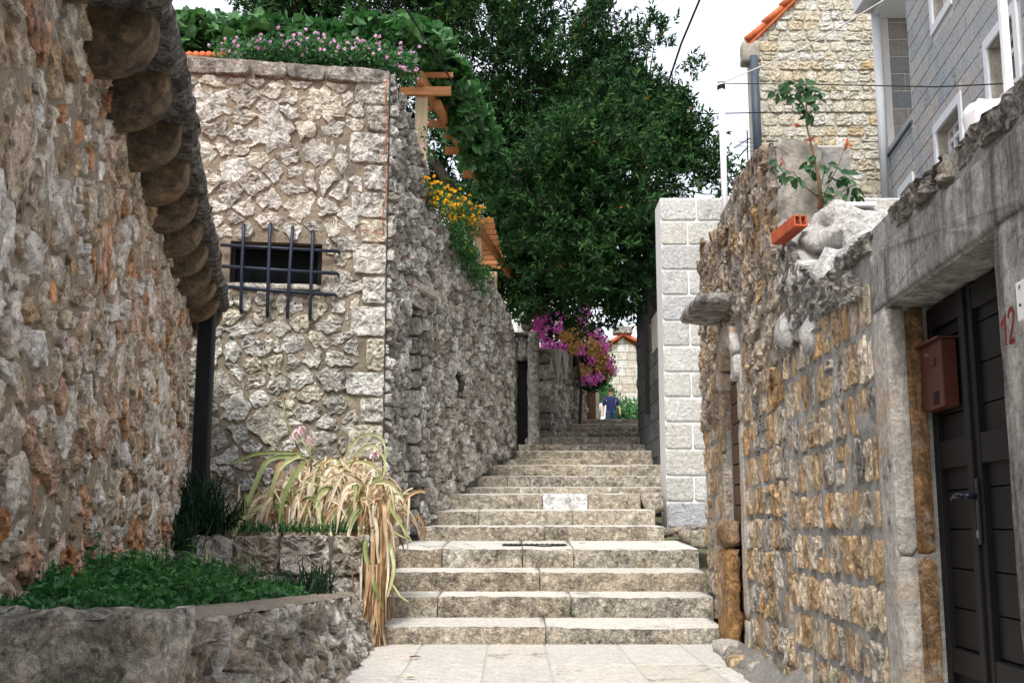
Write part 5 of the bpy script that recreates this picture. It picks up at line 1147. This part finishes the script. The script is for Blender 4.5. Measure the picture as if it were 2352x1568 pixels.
for k in range(62):
    t = random.random(); u = np.interp(t, [0, .3, .6, 1], [992, 1025, 1060, 1095]); v0 = np.interp(t, [0, .3, .6, 1], [395, 425, 445, 480]); v = v0+random.uniform(0, 80)*(1-.3*t); q_ = WS.hit(u, v+15, .16); pts.append(Vector(WS.at(q_[0]+random.uniform(-.1, .1), q_[1], random.uniform(.0, .25))))
lantana('lantana_shrub', 'golden yellow flowering lantana cascading over the garden wall', pts, M['yellow'], dens=44, fl=3, fr_=.027)
pts = []
for k in range(60):
    t = random.random(); u = np.interp(t, [0, .4, .7, 1], [1045, 1065, 1085, 1120]); v = np.interp(t, [0, .4, .7, 1], [520, 590, 620, 670])+random.uniform(-22, 22); q_ = WS.hit(u+random.uniform(-12, 10), v, .12); pts.append(Vector(WS.at(q_[0], q_[1], random.uniform(.02, .22))))
lantana('lantana_shrub', 'dense dark green trailing shrub with few yellow blooms lower on the garden wall', pts, M['yellow'], dens=62, fl=0, sp=.14)
# bougainvillea
BG = thing('bougainvillea', 'magenta and faded brown bougainvillea spilling over the zigzag wall', 'bougainvillea', P(1310, 850, 24)); S1, S2, S3 = [], [], []
mag = [(1235, 735), (1225, 750), (1250, 745), (1262, 730), (1275, 755), (1240, 765), (1260, 790), (1275, 800), (1250, 805), (1285, 800), (1335, 735), (1345, 715), (1350, 690), (1340, 760), (1360, 760), (1375, 780), (1350, 680), (1345, 870), (1360, 873), (1385, 800), (1395, 830), (1400, 850), (1350, 830), (1240, 715), (1290, 725), (1330, 805), (1372, 865)]
tan = [(1290, 770), (1300, 780), (1310, 765), (1320, 790), (1330, 775), (1340, 800), (1350, 810), (1365, 800), (1375, 815), (1385, 820), (1390, 790), (1380, 840), (1365, 830), (1345, 845), (1335, 850), (1355, 790), (1370, 850), (1395, 850), (1300, 795), (1320, 760), (1385, 865), (1310, 800)]
grn = [(1255, 770), (1290, 745), (1310, 740), (1330, 720), (1300, 710), (1330, 830), (1365, 770), (1355, 885), (1375, 880), (1370, 870), (1320, 745)]
for (u, v) in mag:
    d = 22.6+(u-1235)/160*5; S1.append(cloud(P(u, v, d), (.17, .2, .14), 85, .07, .06, (0, -.5, .2), 0, 1, 1))
for (u, v) in tan:
    d = 22.8+(u-1235)/160*5; S2.append(cloud(P(u, v, d), (.18, .2, .15), 85, .07, .06, (0, -.5, .2), 0, 1, 1))
for (u, v) in mag+tan+grn*3:
    d = 23.1+(u-1235)/160*5; S3.append(cloud(P(u, v, d), (.26, .25, .22), 55, .10, .05, (0, -.2, .2), 0, .5, 0))
leaf_obj('magenta_bracts', S1, M['magenta'], BG); leaf_obj('faded_bracts', S2, M['tan_bract'], BG); leaf_obj('foliage', S3, M['tree_leaf'], BG)
MB().tube([P(1330, 1000, 25.5), P(1335, 900, 25.4), P(1325, 820, 25)], .04, 6).build('stem', M['bark'], BG)
# hedge and bush at the lane's end
HG = thing('garden_hedge', 'leafy green hedge at the far end of the lane behind the walker', 'hedge', P(1430, 960, 50)); S_ = []
for k in range(70):
    u = random.uniform(1376, 1500); v = np.interp(u, [1376, 1400, 1420, 1470], [880, 905, 930, 930])+random.uniform(0, 60); S_.append(cloud(P(u, v, random.uniform(49, 52)), (.5, .5, .4), 90, .16, .08, (0, -.5, .4), .2, 1, 0))
leaf_obj('foliage', S_, M['herb'], HG)
HG2 = thing('far_bush', 'loose pale green bush below the bougainvillea beside the far house', 'bush', P(1390, 920, 42)); S_ = []
for k in range(26):
    S_.append(cloud(P(random.gauss(1384, 7), random.uniform(850, 940), random.uniform(43.5, 45)), (.25, .3, .3), 60, .11, .05, (0, -.3, .4), .3, 1, 0))
leaf_obj('foliage', S_, M['herb'], HG2)
# filler trees beyond the roofs so that the skyline stays closed from the side
# ================================================================ PERGOLAS
PG = thing('wooden_pergola', 'orange timber pergola on cream posts above the garden wall', 'pergola', (-1.2, 14, 5))
def beam(a, b, w_, h_, mat='wood', name='beam', parent=None):
    a, b = Vector(a), Vector(b); mb = MB(); c = (a+b)/2; ax = (b-a); mb.box(c, (ax.length, w_, h_), ax=ax); return mb.build(name, M[mat], parent or PG, bevel=.006)
zA = P(978, 205, 14.7).z
pxa = P(968, 280, 14.75)
for d, zb0 in ((14.75, 4.8),):
    x = pxa.x+(d-14.75)*.21; mb = MB(); mb.box((x, d, (zA-.08+zb0)/2), (.165, .14, zA-.08-zb0)); mb.build('post', M['wood_post'], PG, bevel=.01)
z1, z2 = P(978, 207, 14.6).z, P(980, 163, 14.6).z
for d in (14.65, 15.9, 17.1, 18.3, 19.3):
    t = (d-14.65)/4.65; xo = .9*t; beam((P(918, 207, 14.65).x+xo, d, z1), (P(1036, 207, 14.65).x+.6*t, d, z1), .07, .115, name='cross_beam')
    beam((P(918, 162, 14.65).x+xo, d+.1, z2), (P(1040, 162, 14.65).x+.6*t, d+.1, z2), .05, .07, name='rafter')
xl_ = P(964, 180, 14.6).x; beam((xl_, 14.5, (z1+z2)/2+.01), (xl_+.9, 19.6, (z1+z2)/2+.01), .085, .17, name='long_beam')
xl_ = P(1005, 215, 14.8).x; beam((xl_-.0, 14.9, z1-.09), (xl_+.62, 19.6, z1-.09), .07, .13, name='long_beam')
P2 = thing('wooden_pergola', 'second lower slatted timber pergola further up behind the yellow flowers', 'pergola', (-.5, 18, 4))
z3 = P(1120, 507, 18.0).z
for k in range(10):
    t = k/9; d = 18.0+3.3*t; u_ = 1134+28*t; xr_ = P(u_, 560, d).x; xl_ = P(1070+40*t, 560, d).x
    beam((xl_, d, z3), (xr_, d, z3), .06, .09, name='slat', parent=P2)
beam((P(1098, 520, 18.).x, 17.9, z3-.12), (P(1098, 520, 18.).x+.5, 21.4, z3-.12), .07, .14, name='long_beam', parent=P2)
for (u, d) in ((1064, 17.6), (1097, 18.4), (1134, 20.9)):
    x = P(u, 560, d).x; mb = MB(); mb.box((x, d, (z3-.2+4.0)/2), (.14, .13, z3-.2-4.0)); mb.build('post', M['wood_post'], P2, bevel=.01)
# roof tiles peeping at the left end of the coping
TL = thing('roof_tile_edge', 'short row of orange roof tiles behind the left end of the coping', 'roof tiles', P(470, 128, 13.2))
for k in range(7):
    p_ = P(425+k*15, 130, 13.3); mb = MB(); mb.tube([p_+Vector((0, -.1, -.02)), p_+Vector((0, .5, .06))], .045, 10); mb.build('tile', M['tile'], TL, smooth=True)
# ================================================================ PLANTS IN THE PLANTERS
def strap(mb, base, dirv, L, wd, droop, r, seg=7, side=None):
    pts = []; p_ = Vector(base); d = Vector(dirv).normalized()
    for i in range(seg+1):
        pts.append(p_.copy()); p_ += d*L/seg; d = (d+Vector((random.uniform(-.13, .13), random.uniform(-.13, .13), -droop))).normalized()
    ww = [wd*(.8 if i == 0 else 1-.0*i if i < seg*.6 else max(.08, 1-(i-seg*.6)/(seg*.4)*.95)) for i in range(seg+1)]
    mb.ribbon(pts, ww, (0, 0, 1) if abs(d.z) < .8 else (0, -1, 0), r, fold=.25); return pts[-1]
LY = thing('withered_lily', 'big withered lily clump with straw-brown leaves and a few green blades', 'plant', P(720, 1225, 11.2))
dead, grn_, mid = MB(), MB(), MB()
cen = [P(700, 1150, 11.4), P(760, 1125, 11.4), P(810, 1130, 11.2), P(865, 1160, 11.0), P(650, 1165, 11.4), P(720, 1110, 11.7), P(790, 1100, 11.6), P(600, 1200, 11.3), P(700, 1190, 11.2)]
for k in range(1700):
    c = random.choice(cen)+Vector((random.gauss(0, .15), random.gauss(0, .15), random.uniform(-.2, .22))); a = random.uniform(math.pi*.95, math.pi*2.05)
    out = random.uniform(.15, .7); strap(dead, c, (math.cos(a)*out, math.sin(a)*out, random.uniform(-1.4, .2)), random.uniform(.25, .48), random.uniform(.006, .018), random.uniform(.15, .8), random.random()**.85, 6)
# the skirt that tumbles over the planter's corner
for k in range(760):
    t = random.random(); top_ = P(845+random.uniform(-30, 42), 1150+random.uniform(0, 120), 10.9+random.uniform(-.2, .5)); L = random.uniform(.45, 1.0)
    strap(dead, top_, (random.uniform(-.2, .22), random.uniform(-.5, 0), -.8-random.random()), L, random.uniform(.005, .014), .25, random.random()*.8 if t < .6 else random.random()*.3, 7)
for k in range(170):
    top_ = P(862+random.uniform(-18, 14), 1290+random.uniform(0, 80), 10.4+random.uniform(-.1, .1)); strap(dead, top_, (random.uniform(-.06, .06), -.05, -1), random.uniform(.3, .6), random.uniform(.006, .014), .1, random.random()*.45, 5)
dead.build('dead_leaves', M['dead_leaf'], LY, kind='stuff')
def px_strap(pts, wd, r, mat='strap_leaf', name='blade', d=11.0):
    n = len(pts); P3 = [P(u, v, dd) for u, v, dd in pts]
    # resample smoothly
    out = []
    for i in range(n-1):
        p0, p1, p2, p3 = P3[max(i-1, 0)], P3[i], P3[i+1], P3[min(i+2, n-1)]
        for k in range(4):
            t = k/4; out.append(.5*((2*p1)+(-p0+p2)*t+(2*p0-5*p1+4*p2-p3)*t*t+(-p0+3*p1-3*p2+p3)*t**3))
    out.append(P3[-1]); m = len(out); ww = [wd*min(1, .5+i/m*3)*(1 if i < m*.6 else max(.08, 1-(i-m*.6)/(m*.4)*.95)) for i in range(m)]
    mb = MB(); mb.ribbon(out, ww, (0, -1, 0), r, fold=.22); return mb.build(name, M[mat], LY)
for pts, wd, r in (([(650, 1230, 11.3), (620, 1180, 11.1), (640, 1080, 11.1), (690, 1045, 11.3)][::-1], .022, .6), ([(700, 1050, 11.4), (620, 1055, 11.2), (580, 1130, 11), (545, 1210, 10.8)], .024, .35), ([(695, 1040, 11.4), (600, 1040, 11.2), (530, 1065, 11)], .016, .2),
                   ([(700, 1060, 11.3), (660, 1120, 11), (640, 1200, 10.8)], .022, .1), ([(770, 1110, 11.4), (800, 1085, 11.2), (840, 1120, 11), (880, 1200, 10.8), (950, 1245, 10.7)], .020, .4), ([(830, 1120, 11.3), (870, 1100, 11.1), (900, 1170, 10.8), (945, 1240, 10.6)], .018, .3),
                   ([(850, 1200, 10.9), (838, 1260, 10.5), (860, 1340, 10.3), (880, 1400, 10.3)], .018, .15), ([(890, 1230, 10.8), (905, 1300, 10.4), (890, 1370, 10.3)], .016, .7), ([(790, 1050, 11.5), (830, 1000, 11.5), (880, 1010, 11.3), (885, 1090, 11.2)], .012, .8),
                   ([(800, 1060, 11.4), (850, 1020, 11.3), (885, 1060, 11.1), (870, 1120, 11)], .012, .5), ([(600, 1230, 11), (570, 1190, 10.9), (560, 1130, 10.9)][::-1], .02, .3), ([(720, 1180, 11.2), (725, 1110, 11.2), (735, 1070, 11.2)][::-1], .016, .1), ([(530, 1250, 10.6), (560, 1190, 10.8), (620, 1150, 11.1)][::-1], .02, .5), ([(780, 1230, 10.8), (810, 1150, 10.9), (830, 1100, 11.1)][::-1], .016, .6)):
    px_strap(pts, wd, r)
mb = MB()
for k in range(34):
    c = random.choice(cen)+Vector((random.gauss(0, .12), random.uniform(-.25, 0), random.uniform(-.05, .18))); a = random.uniform(math.pi*.95, math.pi*2.05)
    strap(mb, c, (math.cos(a)*.7, math.sin(a)*.6, random.uniform(-.1, .9)), random.uniform(.35, .6), random.uniform(.012, .02), random.uniform(.2, .45), random.random(), 8)
mb.build('fading_blades', M['strap_leaf'], LY, kind='stuff')
mb = MB()
for pts in ([(740, 1130, 11.5), (690, 1040, 11.5), (655, 960, 11.5), (650, 915, 11.5)], [(735, 1090, 11.4), (710, 1040, 11.4), (680, 985, 11.4)], [(715, 1080, 11.3), (712, 1035, 11.3), (714, 1000, 11.3)], [(880, 1130, 11), (930, 1135, 10.9), (955, 1130, 10.9)], [(880, 1140, 11), (920, 1160, 10.9), (945, 1185, 10.9)], [(900, 1340, 10.35), (920, 1370, 10.2), (938, 1382, 10.1)]):
    mb.tube([P(*q) for q in pts], [.011]*(len(pts)-1)+[.008], 6)
mb.build('flower_stalk', M['strap_leaf'], LY, smooth=True)
mb = MB()
for (u, v, d) in ((682, 985, 11.4), (690, 978, 11.4), (712, 1008, 11.3), (708, 1000, 11.3), (855, 1040, 11.2), (865, 1035, 11.2), (672, 995, 11.4)):
    for k in range(5):
        strap(mb, P(u, v, d), (random.uniform(-.2, .9), random.uniform(-.4, .1), random.uniform(-.7, .1)), .09, .012, .1, random.random(), 4)
mb.build('lily_petals', M['lily'], LY)
mb = MB()
for k in range(14): strap(mb, P(651, 925, 11.5), (random.uniform(-.6, .6), random.uniform(-.4, .3), 1), .07, .004, 0, .1, 3); strap(mb, P(677, 1045, 11.4), (random.uniform(-.8, .6), random.uniform(-.4, .3), random.uniform(-.5, 1)), .1, .008, .1, .05, 4)
mb.build('dry_heads', M['dead_leaf'], LY)
# grasses
def tuft(name, label, cs, n, L, wd, mat='grass', spread=.15, droop=.2, cat='grass tuft', lo=0., hi=1.):
    t = thing(name, label, cat, cs[0]); mb = MB()
    for c in cs:
        for k in range(n):
            a = random.uniform(0, 2*math.pi); o_ = random.uniform(.1, 1.0); strap(mb, Vector(c)+Vector((random.gauss(0, spread), random.gauss(0, spread), 0)), (math.cos(a)*o_, math.sin(a)*o_, 1.0), L*random.uniform(.5, 1.1), wd, droop*random.uniform(.6, 1.5), lo+(hi-lo)*random.random(), 5)
    mb.build('blades', M[mat], t, kind='stuff'); return t
tuft('grass_clump', 'tall dark arching grass in the shady corner at the drainpipe foot', [P(440, 1200, 10.9), P(470, 1230, 10.8), P(410, 1220, 10.6), P(450, 1160, 11.2), P(500, 1215, 10.8), P(400, 1270, 10.2)], 110, .45, .007, spread=.10, droop=.22)
tuft('grass_clump', 'low green weeds along the rim of the squared planter', [P(u, 1222, 10.75) for u in (560, 600, 640, 680, 720, 760, 800, 825)], 34, .16, .006, mat='herb', spread=.07, droop=.28)
tuft('spider_plant', 'dark spiky tuft at the right end of the low planter bed', [P(725, 1365, 9.2), P(690, 1368, 8.9), P(745, 1362, 9.5)], 42, .30, .006, spread=.05, droop=.16, cat='plant')
# leafy herbs
HE = thing('leafy_herbs', 'dense mat of nettle-like green herbs filling the low planter bed', 'ground plants', P(300, 1390, 5)); S_ = []; sm = MB()
for k in range(3000):
    s = random.uniform(1.2, WP.L-.1); x_y = WP.at(s, 0, 0); y = x_y[1]; xw = -3.3+.21*(11.5-y); nn_ = random.random()**.8
    wdt = (x_y[0]-.33)-xw
    if wdt < .05: wdt = .05
    x = xw+wdt*nn_; zt0 = topP(min(s, WP.L)); u_ = 1176+2613*x/y
    hmax = np.interp(y, [3.4, 4.2, 5.5, 7.5, 10], [.03, .08, .26, .20, .12])*(.35+.65*min(1, (1-nn_)*1.6))*max(.25, .75+1.3*noise.noise((x*2.6, y*1.9, 7))+.5*noise.noise((x*9, y*7, 3)))
    z = zt0-.02+hmax*random.random()**.5
    n = 9; sc = np.interp(y, [3.5, 10], [.030, .052])*random.uniform(.7, 1.35); q = rng.normal(size=(n, 3))*np.array([.035, .035, .018]); S_.append(leaves(np.array([x, y, z])+q, (0, -.3, .1), sc, sc*.62, np.clip(.15+.6*rng.random(n)+.25*(z-zt0)/max(hmax, .01), 0, 1), shape=1))
leaf_obj('foliage', S_, M['herb'], HE, kind='stuff')
sm = MB(); lm = MB()
for k in range(120):
    s = random.uniform(1.6, 6.2); x_y = WP.at(s, 0, 0); y = x_y[1]; xw = -3.3+.21*(11.5-y); x = xw+.05+(x_y[0]-.35-xw)*random.random()**1.3; z0_ = topP(s); hgt = random.uniform(.12, .34)*np.interp(y, [4, 5.2, 8, 10], [.35, 1, .9, .5])
    lean = Vector((random.gauss(0, .15), random.gauss(0, .15), 1)).normalized(); b_ = Vector((x, y, z0_-.03)); sm.tube([b_, b_+lean*hgt*.5, b_+lean*hgt+Vector((random.gauss(0, .01), 0, 0))], .003, 4, cap=False)
    nn2 = int(hgt/.035)+2
    for j in range(nn2):
        t = (j+1)/nn2; a0 = j*math.pi/2+k
        for q_ in (0, math.pi):
            dr = Vector((math.cos(a0+q_), math.sin(a0+q_), random.uniform(-.35, .25))); L_ = random.uniform(.035, .06)*(1.15-.45*t); leaf_shape(b_+lean*hgt*t, dr, Vector((0, 0, 1)), L_, L_*.62, min(1, .25+.5*t+random.random()*.3), lm)
sm.build('stems', M['herb'], HE, kind='stuff'); lm.build('leaves', M['herb'], HE, kind='stuff')
# single pale dried blade in the bed
mb = MB(); strap(mb, P(480, 1330, 8.3), (0, 0, 1), .26, .02, .0, .6, 5); tag(mb.build('dry_blade', M['dead_leaf'], None), 'single dry cream leaf blade standing in the low bed', 'dry leaf')
# fallen leaves on the pavement
for (u, v, lab, sc) in ((930, 1549, 'curled brown leaf on the pavement near the planter', .09), (940, 1507, 'dry twig curl lying on the pavement left of centre', .11), (1018, 1592, 'small orange petal on the pavement', .03), (1330, 1250, 'dark crumpled leaf on the landing right of the drain cover', .08)):
    d = 10.6*(1479-1215)/(v-1215)*.985 if v > 1300 else 13.3; q = P(u, v, d); q.z = pz(d)+.012 if v > 1300 else .86
    mb = MB(); strap(mb, q, (1, .2, .25), sc, sc*.16, .12, random.random(), 5); strap(mb, q+Vector((.02, .01, 0)), (.8, -.6, .3), sc*.7, sc*.13, .15, random.random(), 4); tag(mb.build('fallen_leaf', M['dead_leaf'], None), lab, 'leaf')
TN = thing('creeper_stem', 'thin red creeper stem trailing down the corner of the pale building', 'creeper', WF.at(.02, 4.4, .05)); mb = MB()
mb.tube([WF.at(.03+.02*math.sin(k*1.3), 6.3-k*.16, .055+.01*math.sin(k*2.1)) for k in range(13)], .005, 5); mb.tube([WF.at(.02+k*.05, 4.42-.02*math.sin(k), .06) for k in range(7)], .004, 5)
mb.tube([WS.at(.02+k*.07, 4.4+.05*math.sin(k*.9)-.02*k, .06) for k in range(9)], .004, 5); mb.build('stem', M['rose_red'], TN, smooth=True)
mb = MB()
for k in range(16): q_ = WF.at(random.uniform(0, .06), random.uniform(4.3, 6.2), .07); leaf_shape(Vector(q_), rv(), Vector((0, -1, 0)), .035, .03, random.random(), mb)
mb.build('leaf', M['herb'], TN)
q_ = WL.at(5.35, 3.33, .37); tuft('eave_weed', 'tiny dark weed growing from the stone eave of the left house', [q_], 16, .06, .003, spread=.02, cat='weed')
tuft('joint_weed', 'small green weed in the joint of the second step', [P(1312, 1412, 11.28)], 14, .05, .003, spread=.012, cat='weed', mat='herb')
tuft('wall_weed', 'little green weed rooted in the planter side above the pavement', [P(872, 1395, 10.5)], 18, .08, .003, spread=.02, cat='weed', mat='herb')
# ================================================================ WIRES
def wire(name, label, pts, r, mat='wire', sag=0):
    P3 = []; 
    for a, b in zip(pts[:-1], pts[1:]):
        for k in range(10): t = k/10; P3.append(a.lerp(b, t)-Vector((0, 0, sag*4*t*(1-t))))
    P3.append(pts[-1]); mb = MB(); mb.tube(P3, r, 6); return tag(mb.build(name, M[mat], None, smooth=True), label, 'cable')
wire('overhead_cable', 'twisted black overhead cable hanging beside the tree top against the sky', [P(1620, -40, 12), P(1605, 5, 12.3), P(1565, 100, 13), P(1535, 190, 14)], .014)
wire('overhead_cable', 'black cable slanting across the pergola vine into the tree', [P(900, -30, 10), P(990, 110, 11.5), P(1090, 270, 14), P(1200, 430, 17.5), P(1420, 620, 20.5)], .012)
wire('tie_wire', 'white stay wire rising from the pipe post to upper right', [pa1, P(1850, 110, 11.5), P(2040, -5, 10)], .007, 'wire_white')
wire('tie_wire', 'thin grey wire running level from the pipe post to the right edge', [pa1+Vector((.04, 0, .0)), P(1900, 195, 10.5), P(2150, 200, 9), P(2360, 190, 8)], .006, 'wire', .0)
wire('tie_wire', 'thin dark wire crossing the gable house at mid height', [P(1600, 262, 22), P(1800, 258, 22.5), P(2040, 258, 23)], .012)
wire('overhead_cable', 'slack dark cable from the pole towards the left below the tree', [P(1340, 770, 26), P(1400, 735, 23.5), P(1470, 690, 21), P(1488, 680, 20.2)], .018)
# ================================================================ PEOPLE
def person(base, label, shirt, shorts, facing=-1, stride=1):
    t = thing('person', label, 'person', base); B = Vector(base)
    f = facing
    J = {'pel': (0, 0, .93), 'sp1': (0, 0, 1.12), 'chest': (0, 0, 1.33), 'neck': (0, 0, 1.47), 'head0': (0, .0, 1.58), 'head1': (0, .01*f, 1.70),
         'hL': (-.10, 0, .90), 'kL': (-.11, .10*stride*f, .50), 'aL': (-.11, -.02*f, .09), 'tL': (-.12, .16*f, .04), 'hR': (.10, 0, .90), 'kR': (.11, -.02*f, .49), 'aR': (.11, -.20*stride*f, .12), 'tR': (.12, -.04*f, .04),
         'sL': (-.19, 0, 1.40), 'eL': (-.27, -.04*f, 1.13), 'wL': (-.30, .06*f, .89), 'pL': (-.305, .08*f, .81), 'sR': (.19, 0, 1.40), 'eR': (.29, -.03*f, 1.14), 'wR': (.31, .10*f, .92), 'pR': (.315, .12*f, .84)}
    Rr = {'pel': .14, 'sp1': .145, 'chest': .15, 'neck': .06, 'head0': .085, 'head1': .09, 'hL': .10, 'kL': .06, 'aL': .04, 'tL': .035, 'hR': .10, 'kR': .06, 'aR': .04, 'tR': .035, 'sL': .065, 'eL': .042, 'wL': .03, 'pL': .034, 'sR': .065, 'eR': .042, 'wR': .03, 'pR': .034}
    E = [('pel', 'sp1'), ('sp1', 'chest'), ('chest', 'neck'), ('neck', 'head0'), ('head0', 'head1'), ('pel', 'hL'), ('hL', 'kL'), ('kL', 'aL'), ('aL', 'tL'), ('pel', 'hR'), ('hR', 'kR'), ('kR', 'aR'), ('aR', 'tR'), ('chest', 'sL'), ('sL', 'eL'), ('eL', 'wL'), ('wL', 'pL'), ('chest', 'sR'), ('sR', 'eR'), ('eR', 'wR'), ('wR', 'pR')]
    for sd_ in ('L', 'R'):
        b = Vector(J['p'+sd_])
        for k in range(5):
            nm = f'f{sd_}{k}'
            if k < 4: J[nm] = tuple(b+Vector((0, (-.03+.02*k)*1.0, -.075+.008*abs(k-1)))); 
            else: J[nm] = tuple(b+Vector((0, .045*f, -.02)))
            Rr[nm] = .009; E.append(('p'+sd_, nm))
    names = list(J); me = bpy.data.meshes.new('body'); me.from_pydata([J[n] for n in names], [(names.index(a), names.index(b)) for a, b in E], []); me.materials.append(M['skin'])
    o = bpy.data.objects.new('body', me); COL.objects.link(o); o.parent = t
    m = o.modifiers.new('Skin', 'SKIN'); m.use_smooth_shade = True
    sv = me.skin_vertices[0].data
    for i, n in enumerate(names): sv[i].radius = (Rr[n]*(1 if n not in ('chest', 'sp1', 'pel') else 1.15), Rr[n]*(.75 if n in ('chest', 'sp1', 'pel') else 1)); sv[i].use_root = (n == 'pel')
    s_ = o.modifiers.new('Sub', 'SUBSURF'); s_.levels = 1; s_.render_levels = 2
    def loft(rings, name, mat, n=14):
        V = []; F = []
        for (cx, cy, cz, rx, ry) in rings:
            for k in range(n): V.append(B+Vector((cx+rx*math.cos(2*math.pi*k/n), cy+ry*math.sin(2*math.pi*k/n), cz)))
        for i in range(len(rings)-1):
            for k in range(n): F.append([i*n+k, i*n+(k+1) % n, (i+1)*n+(k+1) % n, (i+1)*n+k])
        F.append([(len(rings)-1)*n+k for k in range(n)]); return V, F
    mb = MB(); mb.add(*loft([(0, 0, .88, .19, .14), (0, 0, 1.0, .185, .14), (0, 0, 1.15, .18, .14), (0, 0, 1.3, .20, .145), (0, 0, 1.42, .20, .12), (0, 0, 1.47, .12, .09), (0, 0, 1.50, .07, .07)], '', None))
    for sd_, x in (('L', -1), ('R', 1)): mb.add(*loft([(x*.262, -.03*f, 1.17, .065, .065), (x*.235, -.01*f, 1.28, .075, .07), (x*.19, 0, 1.40, .08, .075), (x*.15, 0, 1.46, .05, .05)], '', None))
    mb.build('shirt', M[shirt], t, smooth=True)
    mb = MB()
    for x, k_ in ((-1, 'kL'), (1, 'kR')):
        ky = J[k_][1]; mb.add(*loft([(x*.11, ky*.95, .50, .10, .10), (x*.105, ky*.6, .68, .11, .115), (x*.09, 0, .88, .115, .13), (x*.06, 0, .96, .125, .13)], '', None))
    mb.build('shorts', M[shorts], t, smooth=True)
    mb = MB(); hc = B+Vector((0, -.012*f, 1.675)); V = []; F = []
    for j in range(7):
        th = math.pi*.58*j/6
        for i in range(12): a = 2*math.pi*i/12; V.append(hc+Vector((.098*math.sin(th)*math.cos(a), .108*math.sin(th)*math.sin(a), .125*math.cos(th))))
    for j in range(6):
        for i in range(12): F.append([j*12+i, j*12+(i+1) % 12, (j+1)*12+(i+1) % 12, (j+1)*12+i])
    mb.add(V, F); mb.build('hair', M['hair'], t, smooth=True)
    mb = MB(); hy = .085*f
    for x in (-.032, .032): mb.box(B+Vector((x, hy, 1.665)), (.02, .012, .01))
    mb.box(B+Vector((0, hy, 1.60)), (.045, .012, .01)); mb.build('eyes_and_mouth', M['hair'], t)
    mb = MB(); mb.box(B+Vector((0, hy+.012*f, 1.635)), (.022, .03, .045)); mb.build('nose', M['skin'], t, bevel=.006)
    mb = MB()
    for x in (-.088, .088): mb.box(B+Vector((x, 0, 1.645)), (.015, .03, .055))
    mb.build('ear', M['skin'], t, bevel=.006)
    for tj in ('tL', 'tR'):
        q = B+Vector(J[tj]); mb = MB(); mb.box(q+Vector((0, -.06*f, .0)), (.09, .27, .08)); mb.build('shoe', M['shoe'], t, bevel=.025)
    return t
hd_ = P(1403, 893, 41); person((hd_.x, 41, hd_.z-1.76), 'person in navy t-shirt and dark trousers walking at the top of the lane', 'shirt', 'shorts')
hd_ = P(1391, 915, 42.2); person((hd_.x, 42.2, hd_.z-1.74+.1), 'person in white clothes mostly hidden behind the walker in navy', 'white_cloth', 'white_cloth')
print('objects', len(bpy.data.objects), 'tris', sum(len(o.data.polygons) for o in bpy.data.objects if o.type == 'MESH'))
